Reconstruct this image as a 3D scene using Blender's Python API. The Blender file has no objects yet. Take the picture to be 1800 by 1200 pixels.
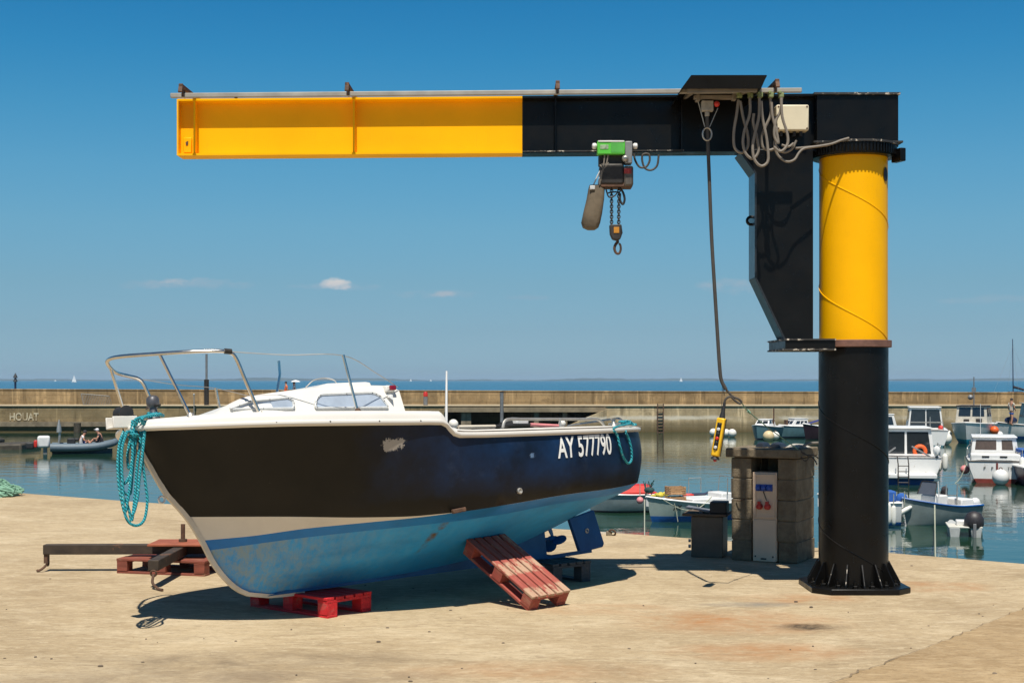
import bpy, bmesh, math, random
from mathutils import Matrix, Vector, Euler
R = math.radians
random.seed(7)
scene = bpy.context.scene
COL = scene.collection
EYE = 1.6
F = 2500.0

# ------------------------------------------------------------------ helpers
def at(u, v, D):
    """point at depth D metres along +Y seen in direction (u, v)"""
    return Vector(((u - 900) / F * D, D, EYE - (v - 668) / F * D))

def gnd(u, v, z=0.0):
    D = (EYE - z) * F / (v - 668)
    return Vector(((u - 900) / F * D, D, z))

def lin(r, g, b):
    def f(c):
        c /= 255.0
        return c / 12.92 if c <= .04045 else ((c + .055) / 1.055) ** 2.4
    return (f(r), f(g), f(b))

def interp(pts, s):
    if s <= pts[0][0]: return pts[0][1]
    for (a, va), (b, vb) in zip(pts, pts[1:]):
        if s <= b: return va + (vb - va) * (s - a) / (b - a)
    return pts[-1][1]

def smooth_interp(pts, s):
    # monotone-ish cubic (Catmull-Rom with finite differences)
    if s <= pts[0][0]: return pts[0][1]
    if s >= pts[-1][0]: return pts[-1][1]
    n = len(pts)
    for i in range(n - 1):
        x0, y0 = pts[i]; x1, y1 = pts[i + 1]
        if s <= x1:
            h = x1 - x0; d = (y1 - y0) / h
            dl = (y0 - pts[i - 1][1]) / (x0 - pts[i - 1][0]) if i > 0 else d
            dr = (pts[i + 2][1] - y1) / (pts[i + 2][0] - x1) if i + 2 < n else d
            m0 = 0 if dl * d <= 0 else 2 * dl * d / (dl + d)
            m1 = 0 if dr * d <= 0 else 2 * dr * d / (dr + d)
            t = (s - x0) / h
            return ((2*t**3 - 3*t*t + 1) * y0 + (t**3 - 2*t*t + t) * h * m0 + (-2*t**3 + 3*t*t) * y1 + (t**3 - t*t) * h * m1)

def catmull(pts, k=6, closed=False):
    pts = [Vector(p) for p in pts]; out = []
    n = len(pts)
    rng = range(n) if closed else range(n - 1)
    for i in rng:
        if closed:
            p0, p1, p2, p3 = pts[(i - 1) % n], pts[i], pts[(i + 1) % n], pts[(i + 2) % n]
        else:
            p0 = pts[i - 1] if i > 0 else pts[0] * 2 - pts[1]
            p1, p2 = pts[i], pts[i + 1]
            p3 = pts[i + 2] if i + 2 < n else pts[-1] * 2 - pts[-2]
        for j in range(k):
            t = j / k
            out.append(.5 * ((2 * p1) + (p2 - p0) * t + (2*p0 - 5*p1 + 4*p2 - p3) * t*t + (3*p1 - p0 - 3*p2 + p3) * t**3))
    if not closed: out.append(pts[-1])
    return out

class MB:
    def __init__(s): s.v = []; s.f = []; s.m = []; s.mat = 0
    def add(s, vs, fs, M=None):
        o = len(s.v)
        for p in vs:
            p = Vector(p)
            s.v.append(M @ p if M is not None else p)
        for f in fs:
            s.f.append([o + i for i in f]); s.m.append(s.mat)
        return s
    def box(s, c, size, M=None, rot=None):
        c = Vector(c); x, y, z = [d / 2 for d in size]
        vs = [Vector((a, b, d)) for a in (-x, x) for b in (-y, y) for d in (-z, z)]
        if rot: E_ = Euler([R(r) for r in rot]).to_matrix(); vs = [E_ @ p for p in vs]
        vs = [p + c for p in vs]
        return s.add(vs, [(0,1,3,2),(4,6,7,5),(0,4,5,1),(2,3,7,6),(0,2,6,4),(1,5,7,3)], M)
    def bar(s, p0, p1, w, h, up=(0,0,1), M=None):
        p0, p1 = Vector(p0), Vector(p1); d = (p1 - p0).normalized()
        x = d.cross(Vector(up))
        if x.length < 1e-4: x = d.cross(Vector((1,0,0)))
        x.normalize(); y = x.cross(d)
        vs = []
        for p in (p0, p1):
            for a, b in ((-1,-1),(1,-1),(1,1),(-1,1)): vs.append(p + x*a*w/2 + y*b*h/2)
        return s.add(vs, [(0,1,2,3),(7,6,5,4),(0,4,5,1),(1,5,6,2),(2,6,7,3),(3,7,4,0)], M)
    def loft(s, rings, closed=True, caps=True, M=None, wrap=False):
        n = len(rings[0]); vs = [p for r in rings for p in r]; fs = []
        m = len(rings)
        for i in range(m if wrap else m - 1):
            a, b = i * n, ((i + 1) % m) * n
            for j in range(n if closed else n - 1):
                k = (j + 1) % n
                fs.append((a + j, a + k, b + k, b + j))
        if caps and not wrap:
            fs.append(tuple(range(n - 1, -1, -1))); fs.append(tuple(range((m - 1) * n, m * n)))
        return s.add(vs, fs, M)
    def tube(s, pts, r, n=8, closed=False, M=None):
        pts = [Vector(p) for p in pts]; m = len(pts)
        rings = []; x = None
        for i, p in enumerate(pts):
            if closed: d = pts[(i + 1) % m] - pts[i - 1]
            else: d = pts[min(i + 1, m - 1)] - pts[max(i - 1, 0)]
            if d.length < 1e-9: d = Vector((0,0,1))
            d.normalize()
            if x is None:
                x = d.cross(Vector((0,0,1)))
                if x.length < .1: x = d.cross(Vector((1,0,0)))
            x = x - d * x.dot(d); x.normalize(); y = d.cross(x)
            rr = r(i / max(m - 1, 1)) if callable(r) else r
            rings.append([p + (x * math.cos(2*math.pi*k/n) + y * math.sin(2*math.pi*k/n)) * rr for k in range(n)])
        return s.loft(rings, True, not closed, M, wrap=closed)
    def cyl(s, p0, p1, r0, r1=None, n=16, M=None):
        p0, p1 = Vector(p0), Vector(p1); r1 = r0 if r1 is None else r1
        return s.tube([p0, p1], lambda t: r0 + (r1 - r0) * t, n, M=M)
    def lathe(s, prof, n=24, c=(0,0,0), M=None, axis='z'):
        c = Vector(c); rings = []
        for r, z in prof:
            ring = []
            for k in range(n):
                a = 2*math.pi*k/n
                p = Vector((r*math.cos(a), r*math.sin(a), z))
                if axis == 'x': p = Vector((z, p.x, p.y))
                if axis == 'y': p = Vector((p.x, z, p.y))
                ring.append(c + p)
            rings.append(ring)
        return s.loft(rings, True, True, M)
    def sphere(s, c, r, n=16, sc=(1,1,1), M=None):
        prof = [(max(1e-4, r*math.sin(math.pi*i/n*1.0)), -r*math.cos(math.pi*i/n)) for i in range(n + 1)]
        c = Vector(c); T = Matrix.Translation(c) @ Matrix.Diagonal((*sc, 1))
        return s.lathe(prof, n + 4, (0,0,0), (M @ T) if M is not None else T)
    def prism(s, poly, z0, z1, M=None):
        n = len(poly)
        vs = [(x, y, z0) for x, y in poly] + [(x, y, z1) for x, y in poly]
        fs = [tuple(range(n - 1, -1, -1)), tuple(range(n, 2*n))] + [(i, (i+1) % n, n + (i+1) % n, n + i) for i in range(n)]
        return s.add(vs, fs, M)
    def xz(s, poly, y0, y1, M=None):
        n = len(poly)
        vs = [(x, y0, z) for x, z in poly] + [(x, y1, z) for x, z in poly]
        fs = [tuple(range(n)), tuple(range(2*n - 1, n - 1, -1))] + [(i, n + i, n + (i+1) % n, (i+1) % n) for i in range(n)]
        return s.add(vs, fs, M)
    def torus(s, c, Rm, r, ax=(0,1,0), n=14, k=6, sc=(1,1)):
        ax = Vector(ax).normalized(); c = Vector(c)
        x = ax.cross(Vector((0,0,1)))
        if x.length < .1: x = Vector((1,0,0))
        x.normalize(); y = ax.cross(x)
        pts = [c + x*math.cos(2*math.pi*i/n)*Rm*sc[0] + y*math.sin(2*math.pi*i/n)*Rm*sc[1] for i in range(n)]
        return s.tube(pts, r, k, closed=True)
    def build(s, name, mats, parent=None, world=False, bevel=0, angle=38, seg=2):
        if not isinstance(mats, (list, tuple)): mats = [mats]
        me = bpy.data.meshes.new(name)
        vs = s.v
        if world and parent is not None:
            inv = PM[parent.name].inverted(); vs = [inv @ p for p in vs]
        me.from_pydata([tuple(p) for p in vs], [], s.f)
        for i, p in enumerate(me.polygons): p.material_index = s.m[i]; p.use_smooth = True
        bm = bmesh.new(); bm.from_mesh(me)
        bmesh.ops.remove_doubles(bm, verts=bm.verts, dist=1e-6)
        bmesh.ops.recalc_face_normals(bm, faces=bm.faces)
        bm.to_mesh(me); bm.free()
        me.set_sharp_from_angle(angle=R(angle))
        for m in mats: me.materials.append(m)
        o = bpy.data.objects.new(name, me); COL.objects.link(o)
        if parent is not None: o.parent = parent
        if bevel:
            b = o.modifiers.new('bevel', 'BEVEL'); b.width = bevel; b.segments = seg; b.limit_method = 'ANGLE'; b.angle_limit = R(40); b.harden_normals = False
        PM[o.name] = PM[parent.name] if parent is not None else Matrix.Identity(4)
        return o
PM = {}
def thing(name, label, cat, loc=(0,0,0), rot=(0,0,0), group=None):
    o = bpy.data.objects.new(name, None); COL.objects.link(o)
    o.empty_display_size = .2
    o.location = loc; o.rotation_euler = rot
    o['label'] = label; o['category'] = cat
    if group: o['group'] = group
    PM[o.name] = Matrix.LocRotScale(Vector(loc), Euler(rot), None)
    return o
def tag(o, label, cat, group=None):
    o['label'] = label; o['category'] = cat
    if group: o['group'] = group
    return o
def struct(o): o['kind'] = 'structure'; return o

# ------------------------------------------------------------------ materials
class NT:
    def __init__(s, name):
        s.m = bpy.data.materials.new(name); s.m.use_nodes = True
        s.n = s.m.node_tree.nodes; s.l = s.m.node_tree.links
        s.b = s.n['Principled BSDF']; s.tc = s.n.new('ShaderNodeTexCoord')
    def new(s, t, **kw):
        n = s.n.new(t)
        for k, v in kw.items(): setattr(n, k, v)
        return n
    def link(s, a, b): s.l.new(a, b)
    def mapping(s, scale=(1,1,1), loc=(0,0,0), rot=(0,0,0), src='Object'):
        mp = s.new('ShaderNodeMapping'); mp.inputs['Scale'].default_value = scale; mp.inputs['Location'].default_value = loc
        mp.inputs['Rotation'].default_value = rot
        s.link(s.tc.outputs[src], mp.inputs['Vector']); return mp.outputs[0]
    def noise(s, scale, vec=None, detail=5, rough=.6, dist=0):
        n = s.new('ShaderNodeTexNoise'); n.inputs['Scale'].default_value = scale; n.inputs['Detail'].default_value = detail
        n.inputs['Roughness'].default_value = rough; n.inputs['Distortion'].default_value = dist
        s.link(vec if vec is not None else s.tc.outputs['Object'], n.inputs['Vector']); return n.outputs['Fac']
    def ramp(s, fac, stops):
        r = s.new('ShaderNodeValToRGB'); e = r.color_ramp.elements
        while len(e) < len(stops): e.new(.5)
        for el, (p, c) in zip(e, stops):
            el.position = p; el.color = (c, c, c, 1) if isinstance(c, (int, float)) else (*c, 1)
        s.link(fac, r.inputs[0]); return r.outputs[0]
    def mix(s, fac, a, b, mode='MIX'):
        n = s.new('ShaderNodeMix', data_type='RGBA', blend_type=mode)
        for i, x in ((0, fac), (6, a), (7, b)):
            if hasattr(x, 'is_output'): s.link(x, n.inputs[i])
            elif i == 0: n.inputs[0].default_value = x
            else: n.inputs[i].default_value = (*x, 1)
        return n.outputs[2]
    def math(s, op, a, b=0.0, c=None, clamp=False):
        n = s.new('ShaderNodeMath', operation=op, use_clamp=clamp)
        for i, x in enumerate((a, b, c)):
            if x is None: continue
            if hasattr(x, 'is_output'): s.link(x, n.inputs[i])
            else: n.inputs[i].default_value = x
        return n.outputs[0]
    def bump(s, h, strength=.3, dist=.01, normal=None):
        b = s.new('ShaderNodeBump'); b.inputs['Strength'].default_value = strength; b.inputs['Distance'].default_value = dist
        s.link(h, b.inputs['Height'])
        if normal is not None: s.link(normal, b.inputs['Normal'])
        return b.outputs[0]
    def blob(s, c, r):
        """soft ellipsoid mask round an object-space point: 1 inside, 0 outside"""
        sep = s.new('ShaderNodeSeparateXYZ'); s.link(s.tc.outputs['Object'], sep.inputs[0])
        tot = None
        for i in range(3):
            if r[i] is None: continue
            d = s.math('DIVIDE', s.math('SUBTRACT', sep.outputs[i], c[i]), r[i])
            d = s.math('MULTIPLY', d, d); tot = d if tot is None else s.math('ADD', tot, d)
        return s.math('SUBTRACT', 1.0, tot, clamp=True)
    def out(s, color=None, rough=None, normal=None, metal=None, spec=None):
        for k, x in (('Base Color', color), ('Roughness', rough), ('Normal', normal), ('Metallic', metal), ('Specular IOR Level', spec)):
            if x is None: continue
            i = s.b.inputs[k]
            if hasattr(x, 'is_output'): s.link(x, i)
            elif k == 'Base Color': i.default_value = (*x, 1)
            else: i.default_value = x
        return s.m

def mul(c, k): return tuple(min(1, x * k) for x in c)
def pm(name, col, rough=.5, metal=0, var=.18, scale=6, bump=.15, bscale=60, spots=None, spec=.5):
    """general procedural surface: tone variation, fine bump, optional worn spots (colour, threshold, scale)"""
    t = NT(name)
    n = t.noise(scale, detail=6)
    c = t.mix(t.ramp(n, [(.3, 0), (.7, 1)]), mul(col, 1 - var), mul(col, 1 + var))
    r = t.math('ADD', rough - .08, t.math('MULTIPLY', t.noise(scale * 2.3), .16))
    if spots:
        for sc, th, k in spots:
            m = t.ramp(t.noise(k, detail=8, rough=.7), [(th, 0), (th + .05, 1)])
            c = t.mix(m, c, sc)
    nb = t.bump(t.noise(bscale, detail=3), bump, .004)
    return t.out(c, r, nb, metal, spec)

YEL = (.95, .465, .0)
m_yellow = pm('yellow_paint', YEL, .42, var=.05, scale=2.5, bump=.08, bscale=25)
def yellow_mat():
    t = NT('weathered_yellow_paint')
    n = t.noise(2.2, detail=6); c = t.mix(t.ramp(n, [(.3, 0), (.7, 1)]), mul(YEL, .92), mul(YEL, 1.04))
    st = t.ramp(t.noise(3.5, t.mapping((6, 6, .7)), 7, .7), [(.60, 0), (.8, .22)])
    c = t.mix(st, c, (.45, .19, .02))
    sp = t.ramp(t.noise(26, detail=6, rough=.7), [(.715, 0), (.74, .6)])
    c = t.mix(sp, c, (.2, .08, .02))
    nb = t.bump(t.noise(12, detail=4), .12, .004)
    return t.out(c, .45, nb, spec=.15)
m_yellow = yellow_mat()
def black_mat(name, base=(.0050, .0048, .0045)):
    t = NT(name)
    c = t.mix(t.ramp(t.noise(3), [(.3, 0), (.75, 1)]), mul(base, .7), mul(base, 1.6))
    dirt = t.ramp(t.noise(5, t.mapping((5, 5, .8)), 7, .7), [(.60, 0), (.85, .30)])
    c = t.mix(dirt, c, (.020, .016, .012))
    sp = t.ramp(t.noise(38, detail=7, rough=.75), [(.735, 0), (.75, .8)])
    c = t.mix(sp, c, (.30, .27, .22))
    r = t.ramp(t.noise(9, detail=6), [(.3, .24), (.75, .45)])
    return t.out(c, r, t.bump(t.noise(18, detail=4), .14, .005), spec=.22)
m_black = black_mat('black_gloss_paint')
m_flake = pm('flaking_paint_edge', (.03, .028, .025), .6, var=.3, spots=[((.62, .55, .45), .54, 16)], bump=.4)
m_yflake = pm('chipped_yellow_edge', YEL, .5, var=.1, spots=[((.45, .25, .1), .66, 12)], bump=.3)
m_rust = pm('rusty_steel', (.10, .052, .03), .8, var=.5, scale=14, bump=.5, spots=[((.25, .10, .04), .6, 11)])
m_collar = pm('rust_primer', (.17, .085, .06), .75, var=.3, scale=10, bump=.4)
m_galv = pm('galvanised_steel', (.46, .44, .40), .45, .7, var=.2, scale=9)
m_chrome = pm('stainless_tube', (.62, .59, .54), .22, 1.0, var=.12, scale=12, bump=.05)
m_cable = pm('grey_cable', (.21, .18, .145), .6, var=.2, scale=9)
m_cabled = pm('dark_cable', (.055, .048, .04), .6, var=.25)
m_beige = pm('beige_plastic', (.70, .62, .44), .5, var=.05, scale=5, spots=[((.45, .40, .30), .66, 9)])
m_green = pm('green_paint', (.10, .52, .05), .4, var=.1, spots=[((.35, .6, .3), .70, 18)])
m_darkmetal = pm('dirty_dark_metal', (.035, .03, .026), .55, .3, var=.5, scale=12, spots=[((.16, .10, .06), .60, 9)], bump=.4)
m_greym = pm('grey_metal', (.22, .22, .22), .5, .3, var=.2)
m_white = pm('white_gelcoat', (.70, .67, .61), .32, var=.035, scale=3, bump=.03, spots=[((.58, .52, .43), .70, 5)])
m_whitep = pm('white_boat_paint', (.72, .71, .68), .35, var=.07, scale=2, bump=.03, spots=[((.50, .45, .36), .63, 3.5), ((.30, .26, .2), .70, 8)])
m_cream = pm('cream_stem_paint', (.62, .55, .44), .5, var=.12, scale=9, spots=[((.22, .17, .12), .68, 20)])
m_glassd = pm('dark_glass', (.02, .024, .028), .08, var=.2, bump=.0, spec=.7)
m_glassb = pm('curtained_window', (.36, .42, .50), .12, var=.12, scale=9, bump=.03)
m_trim = pm('grey_window_trim', (.52, .53, .52), .5, var=.12, scale=30)
m_rubber = pm('black_rubber', (.018, .018, .019), .6, var=.25)
m_red = pm('red_plastic', (.55, .03, .02), .4, var=.15)
m_orange = pm('orange_plastic', (.75, .12, .02), .45, var=.1)
m_blue = pm('blue_plastic', (.02, .08, .40), .45, var=.12)
m_pink = pm('pink_plastic', (.70, .25, .25), .5, var=.1)
m_wood = pm('varnished_wood', (.30, .17, .08), .6, var=.3, scale=10)
m_crate = pm('wicker_crate', (.40, .23, .11), .8, var=.4, scale=18, bump=.6)
m_rock = pm('wet_stone', (.055, .045, .03), .7, var=.5, scale=3, bump=.8, bscale=6)
m_teal = pm('turquoise_rope_fibre', (.01, .36, .43), .75, var=.35, scale=45, bump=.9, bscale=120)
def rope_mat():
    t = NT('turquoise_rope')
    w = t.new('ShaderNodeTexWave', wave_type='BANDS', bands_direction='DIAGONAL'); w.inputs['Scale'].default_value = 26; w.inputs['Distortion'].default_value = 1.5
    t.link(t.tc.outputs['Object'], w.inputs['Vector'])
    c = t.mix(w.outputs['Fac'], (.003, .16, .22), (.02, .38, .43))
    sp = t.ramp(t.noise(55, detail=3), [(.62, 0), (.68, .7)])
    c = t.mix(sp, c, (.45, .75, .72))
    return t.out(c, .7, t.bump(w.outputs['Fac'], .8, .006))
m_teal = rope_mat()
m_net = pm('pale_green_net', (.17, .32, .22), .85, var=.4, scale=26, bump=.9, bscale=90)
m_oldrope = pm('old_mooring_rope', (.35, .36, .27), .85, var=.3, scale=20)
m_skin = pm('skin', (.45, .22, .14), .6, var=.08)
m_dark = pm('dark_cloth', (.035, .03, .035), .85, var=.2)
m_shirt = pm('white_cloth', (.75, .72, .72), .85, var=.08)
m_bluecl = pm('blue_cloth', (.02, .10, .36), .85, var=.15)
m_grey_boat = pm('grey_hull_paint', (.22, .26, .25), .45, var=.12)
m_bluegrey = pm('blue_grey_hull_paint', (.10, .20, .23), .4, var=.12)
m_navy = pm('navy_hull_paint', (.015, .022, .06), .35, var=.2)
m_cyan = pm('cyan_boot_stripe', (.01, .30, .42), .5, var=.1)
m_bblue = pm('blue_boot_stripe', (.01, .10, .33), .5, var=.1)
m_maroon = pm('maroon_boot_stripe', (.19, .03, .02), .6, var=.2)
m_ribgrey = pm('grey_inflatable_fabric', (.11, .15, .18), .55, var=.12)
m_buoyw = pm('white_buoy_plastic', (.75, .73, .66), .5, var=.06, spots=[((.35, .33, .22), .66, 4)])
m_yelp = pm('yellow_plastic', (.80, .46, .01), .4, var=.06)
m_blackbtn = pm('black_button', (.015, .015, .015), .45)
m_tarp = pm('dark_tarpaulin', (.02, .025, .035), .5, var=.3, bump=.5, bscale=20)
m_sail = pm('sailcloth', (.85, .85, .83), .8, var=.03)
m_letter = pm('white_lettering', (.82, .82, .78), .5, var=.05, spots=[((.2, .22, .26), .74, 30)])
m_bletter = pm('black_lettering', (.02, .03, .03), .5)
m_graff = pm('faded_wall_paint', (.56, .48, .33), .9, var=.2, scale=4, spots=[((.36, .28, .17), .50, 2.2)])

def red_wood(name, base, pale, bands=False):
    t = NT(name)
    v = t.mapping((3, 30, 30))
    n = t.noise(1.6, v, 6, .7)
    c = t.mix(t.ramp(n, [(.3, 0), (.75, 1)]), mul(base, .6), mul(base, 1.3))
    wear = t.ramp(t.noise(3.2, t.mapping((1.0, 3.0, 3.0), (2.3, .4, 0)), 8, .75), [(.56, 0), (.66, .8)])
    c = t.mix(wear, c, pale)
    if bands:
        for x_ in (-.34, -.03):
            bnd = t.math('MULTIPLY', t.blob((x_, 0, 0), (.09, None, None)), t.ramp(t.noise(9, t.mapping((1, 2.2, 2)), 8, .75), [(.42, 0), (.52, 1)]))
            c = t.mix(t.ramp(bnd, [(.15, 0), (.5, .85)]), c, pale)
    return t.out(c, .75, t.bump(n, .5, .006))
m_pal = red_wood('faded_red_pallet_wood', (.36, .080, .055), (.46, .31, .20), True)
m_palk = red_wood('faded_red_block_wood', (.34, .070, .048), (.36, .16, .10))
m_palr = red_wood('bright_red_pallet_wood', (.58, .013, .018), (.42, .12, .09))
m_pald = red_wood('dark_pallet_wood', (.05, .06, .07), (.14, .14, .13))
m_palb = red_wood('brown_red_pallet_wood', (.23, .06, .035), (.26, .15, .09))

def concrete_ground(name='quay_concrete', tint=None):
    t = NT(name)
    P = t.tc.outputs['Object']
    big = t.noise(.45, detail=9, rough=.68, dist=.8)
    c = t.mix(t.ramp(big, [(.34, 0), (.66, 1)]), (.34, .252, .146), (.49, .382, .235))
    # worn pale laitance and darker scoured patches, irregular
    pa = t.noise(1.3, t.mapping((.75, 1.25, 1), (2, 7, 0), rot=(0, 0, R(20))), 10, .72, 1.2)
    c = t.mix(t.ramp(pa, [(.50, 0), (.66, .75)]), c, (.56, .455, .30))
    pb = t.noise(1.1, t.mapping((.6, 1.5, 1), (11, 3, 0), rot=(0, 0, R(-12))), 10, .72, 1.4)
    c = t.mix(t.ramp(pb, [(.52, 0), (.68, .7)]), c, (.28, .203, .115))
    st = t.noise(2.2, t.mapping((.5, 2.6, 1), rot=(0, 0, R(11))), 10, .78, 1.5)
    c = t.mix(t.ramp(st, [(.54, 0), (.72, .45)]), c, (.22, .165, .10))
    grit = t.noise(42, detail=8, rough=.85)
    c = t.mix(t.ramp(grit, [(.54, 0), (.66, .55)]), c, (.15, .115, .075))
    c = t.mix(t.ramp(t.noise(27, detail=8, rough=.85), [(.58, 0), (.70, .5)]), c, (.56, .475, .35))
    c = t.mix(t.ramp(t.noise(9, detail=9, rough=.8), [(.655, 0), (.70, .6)]), c, (.13, .095, .06))
    g2 = t.noise(15, t.mapping((.8, 1.6, 1), (3, 1, 0), rot=(0, 0, R(8))), 10, .85, .8)
    c = t.mix(t.ramp(g2, [(.50, 0), (.60, .55)]), c, (.22, .16, .095))
    c = t.mix(t.ramp(t.noise(11, t.mapping((.6, 1.8, 1), (8, 5, 0), rot=(0, 0, R(-6))), 10, .85, .8), [(.50, 0), (.62, .60)]), c, (.62, .51, .345))
    wob = t.ramp(t.noise(2.6, detail=9, rough=.75, dist=.5), [(.36, 0), (.66, 1)])
    def stain(c, u, v, rx, ry, col, k):
        p = gnd(u, v)
        m = t.math('MULTIPLY', t.math('MULTIPLY', t.blob((p.x, p.y, 0), (rx, ry, None)), wob), k, clamp=True)
        return t.mix(m, c, col)
    rustc = (.37, .175, .068)
    for u, v, rx, ry, k in ((1290, 1092, .85, .55, 1.0), (1350, 1145, .7, .35, .9), (1405, 1052, .55, .3, .9), (1640, 1030, .55, .35, .9), (1050, 1070, .7, .3, .55), (930, 1180, .9, .35, .5)):
        c = stain(c, u, v, rx, ry, rustc, k)
    c = stain(c, 1425, 1101, .28, .16, (.075, .055, .035), 1.6)
    c = stain(c, 1330, 1062, .45, .15, (.21, .19, .155), 1.0)
    c = stain(c, 430, 1160, 1.4, .35, (.20, .15, .095), .9)
    c = stain(c, 250, 1190, 1.2, .3, (.22, .165, .105), .9)
    c = stain(c, 600, 1190, .8, .25, (.21, .155, .10), .8)
    if tint: c = t.mix(1.0, c, tint, 'MULTIPLY')
    h = t.math('ADD', t.math('MULTIPLY', grit, .5), t.math('MULTIPLY', st, .8))
    nb = t.bump(h, .6, .012)
    return t.out(c, .9, nb, spec=.2)
m_ground = concrete_ground()
def apron_mat():
    t = NT('darker_slab_concrete')
    c = t.mix(t.ramp(t.noise(.8, detail=7, rough=.65, dist=.4), [(.3, 0), (.7, 1)]), (.31, .215, .12), (.42, .30, .175))
    grit = t.noise(50, detail=6, rough=.8)
    c = t.mix(t.ramp(grit, [(.56, 0), (.72, .5)]), c, (.14, .105, .07))
    c = t.mix(t.ramp(t.noise(1.0, t.mapping((.8, 3, 1), rot=(0, 0, R(35))), 10, .75, 1.2), [(.5, 0), (.7, .5)]), c, (.44, .35, .23))
    return t.out(c, .88, t.bump(grit, .45, .006), spec=.25)
m_apron = concrete_ground('darker_slab_concrete', (.84, .77, .68))
def wall_mat(name, base, tint, algae=True, band=.85):
    t = NT(name)
    c = t.mix(t.ramp(t.noise(.35, detail=10, rough=.72), [(.36, 0), (.64, 1)]), mul(base, .62), mul(base, 1.2))
    c = t.mix(t.ramp(t.noise(2.4, detail=9, rough=.8), [(.54, 0), (.68, .5)]), c, mul(base, .48))
    c = t.mix(t.ramp(t.noise(.5, t.mapping((.35, 1, 2.2)), 7, .7), [(.5, 0), (.66, .7)]), c, tint)
    drip = t.noise(1.0, t.mapping((1.1, 1, .12)), 6, .7)
    c = t.mix(t.ramp(drip, [(.55, 0), (.63, .8)]), c, mul(base, 1.55))
    c = t.mix(t.ramp(t.noise(1.0, t.mapping((1.7, 1, .16), (9, 0, 0)), 6, .7), [(.54, 0), (.64, .8)]), c, mul(base, .45))
    c = t.mix(t.ramp(t.noise(.9, t.mapping((.5, 1, 1.1), (17, 0, 3)), 9, .75), [(.55, 0), (.62, .65)]), c, mul(base, .5))
    sep = t.new('ShaderNodeSeparateXYZ'); t.link(t.tc.outputs['Object'], sep.inputs[0])
    # formwork lifts
    w = t.math('FRACT', t.math('MULTIPLY', sep.outputs[2], 1.9))
    c = t.mix(t.ramp(w, [(.0, .7), (.06, .55), (.09, 0)]), c, mul(base, .5))
    jx = t.math('FRACT', t.math('MULTIPLY', sep.outputs[0], .21))
    c = t.mix(t.ramp(jx, [(.0, .55), (.018, .5), (.022, 0)]), c, mul(base, 1.45))
    if algae:
        z = t.math('MULTIPLY', t.math('ADD', sep.outputs[2], t.math('MULTIPLY', t.math('SUBTRACT', t.noise(.5, detail=8, rough=.7), .5), .45)), .5)
        al = t.ramp(z, [(.03, .92), (.16, .75), (.34, .45), (.42, 0)])
        c = t.mix(al, c, (.105, .078, .034))
        wh = t.ramp(z, [(.42, 0), (.49, 1), (.55, .9), (.62, 0)])
        c = t.mix(t.math('MULTIPLY', wh, t.ramp(t.noise(.14, detail=6), [(.44, 0), (.54, band)])), c, (.66, .60, .48))
    return t.out(c, .9, t.bump(t.noise(4, detail=6), .5, .04), spec=.2)
m_wall = wall_mat('parapet_concrete', (.36, .255, .135), (.27, .21, .125), False)
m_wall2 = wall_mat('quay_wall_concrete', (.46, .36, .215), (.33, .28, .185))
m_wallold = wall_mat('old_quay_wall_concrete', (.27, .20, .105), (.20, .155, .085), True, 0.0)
m_path = pm('pale_path_concrete', (.42, .34, .22), .9, var=.12, scale=1)
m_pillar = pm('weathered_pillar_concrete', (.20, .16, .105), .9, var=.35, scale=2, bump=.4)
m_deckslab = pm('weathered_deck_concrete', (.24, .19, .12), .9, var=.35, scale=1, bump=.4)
def block_mat():
    t = NT('concrete_block')
    c = t.mix(t.ramp(t.noise(7, detail=7, rough=.7), [(.3, 0), (.7, 1)]), (.14, .108, .07), (.27, .22, .15))
    g = t.noise(90, detail=5, rough=.8)
    c = t.mix(t.ramp(g, [(.56, 0), (.7, .6)]), c, (.14, .12, .10))
    c = t.mix(t.ramp(t.noise(3, t.mapping((3, 3, .5)), 6), [(.55, 0), (.75, .5)]), c, (.13, .11, .08))
    c = t.mix(t.ramp(t.noise(2.0, detail=8, rough=.75), [(.5, 0), (.62, .7)]), c, (.10, .08, .055))
    return t.out(c, .92, t.bump(t.math('ADD', t.noise(14, detail=6, rough=.7), t.math('MULTIPLY', g, .4)), .9, .014), spec=.15)
m_block = block_mat()

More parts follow.
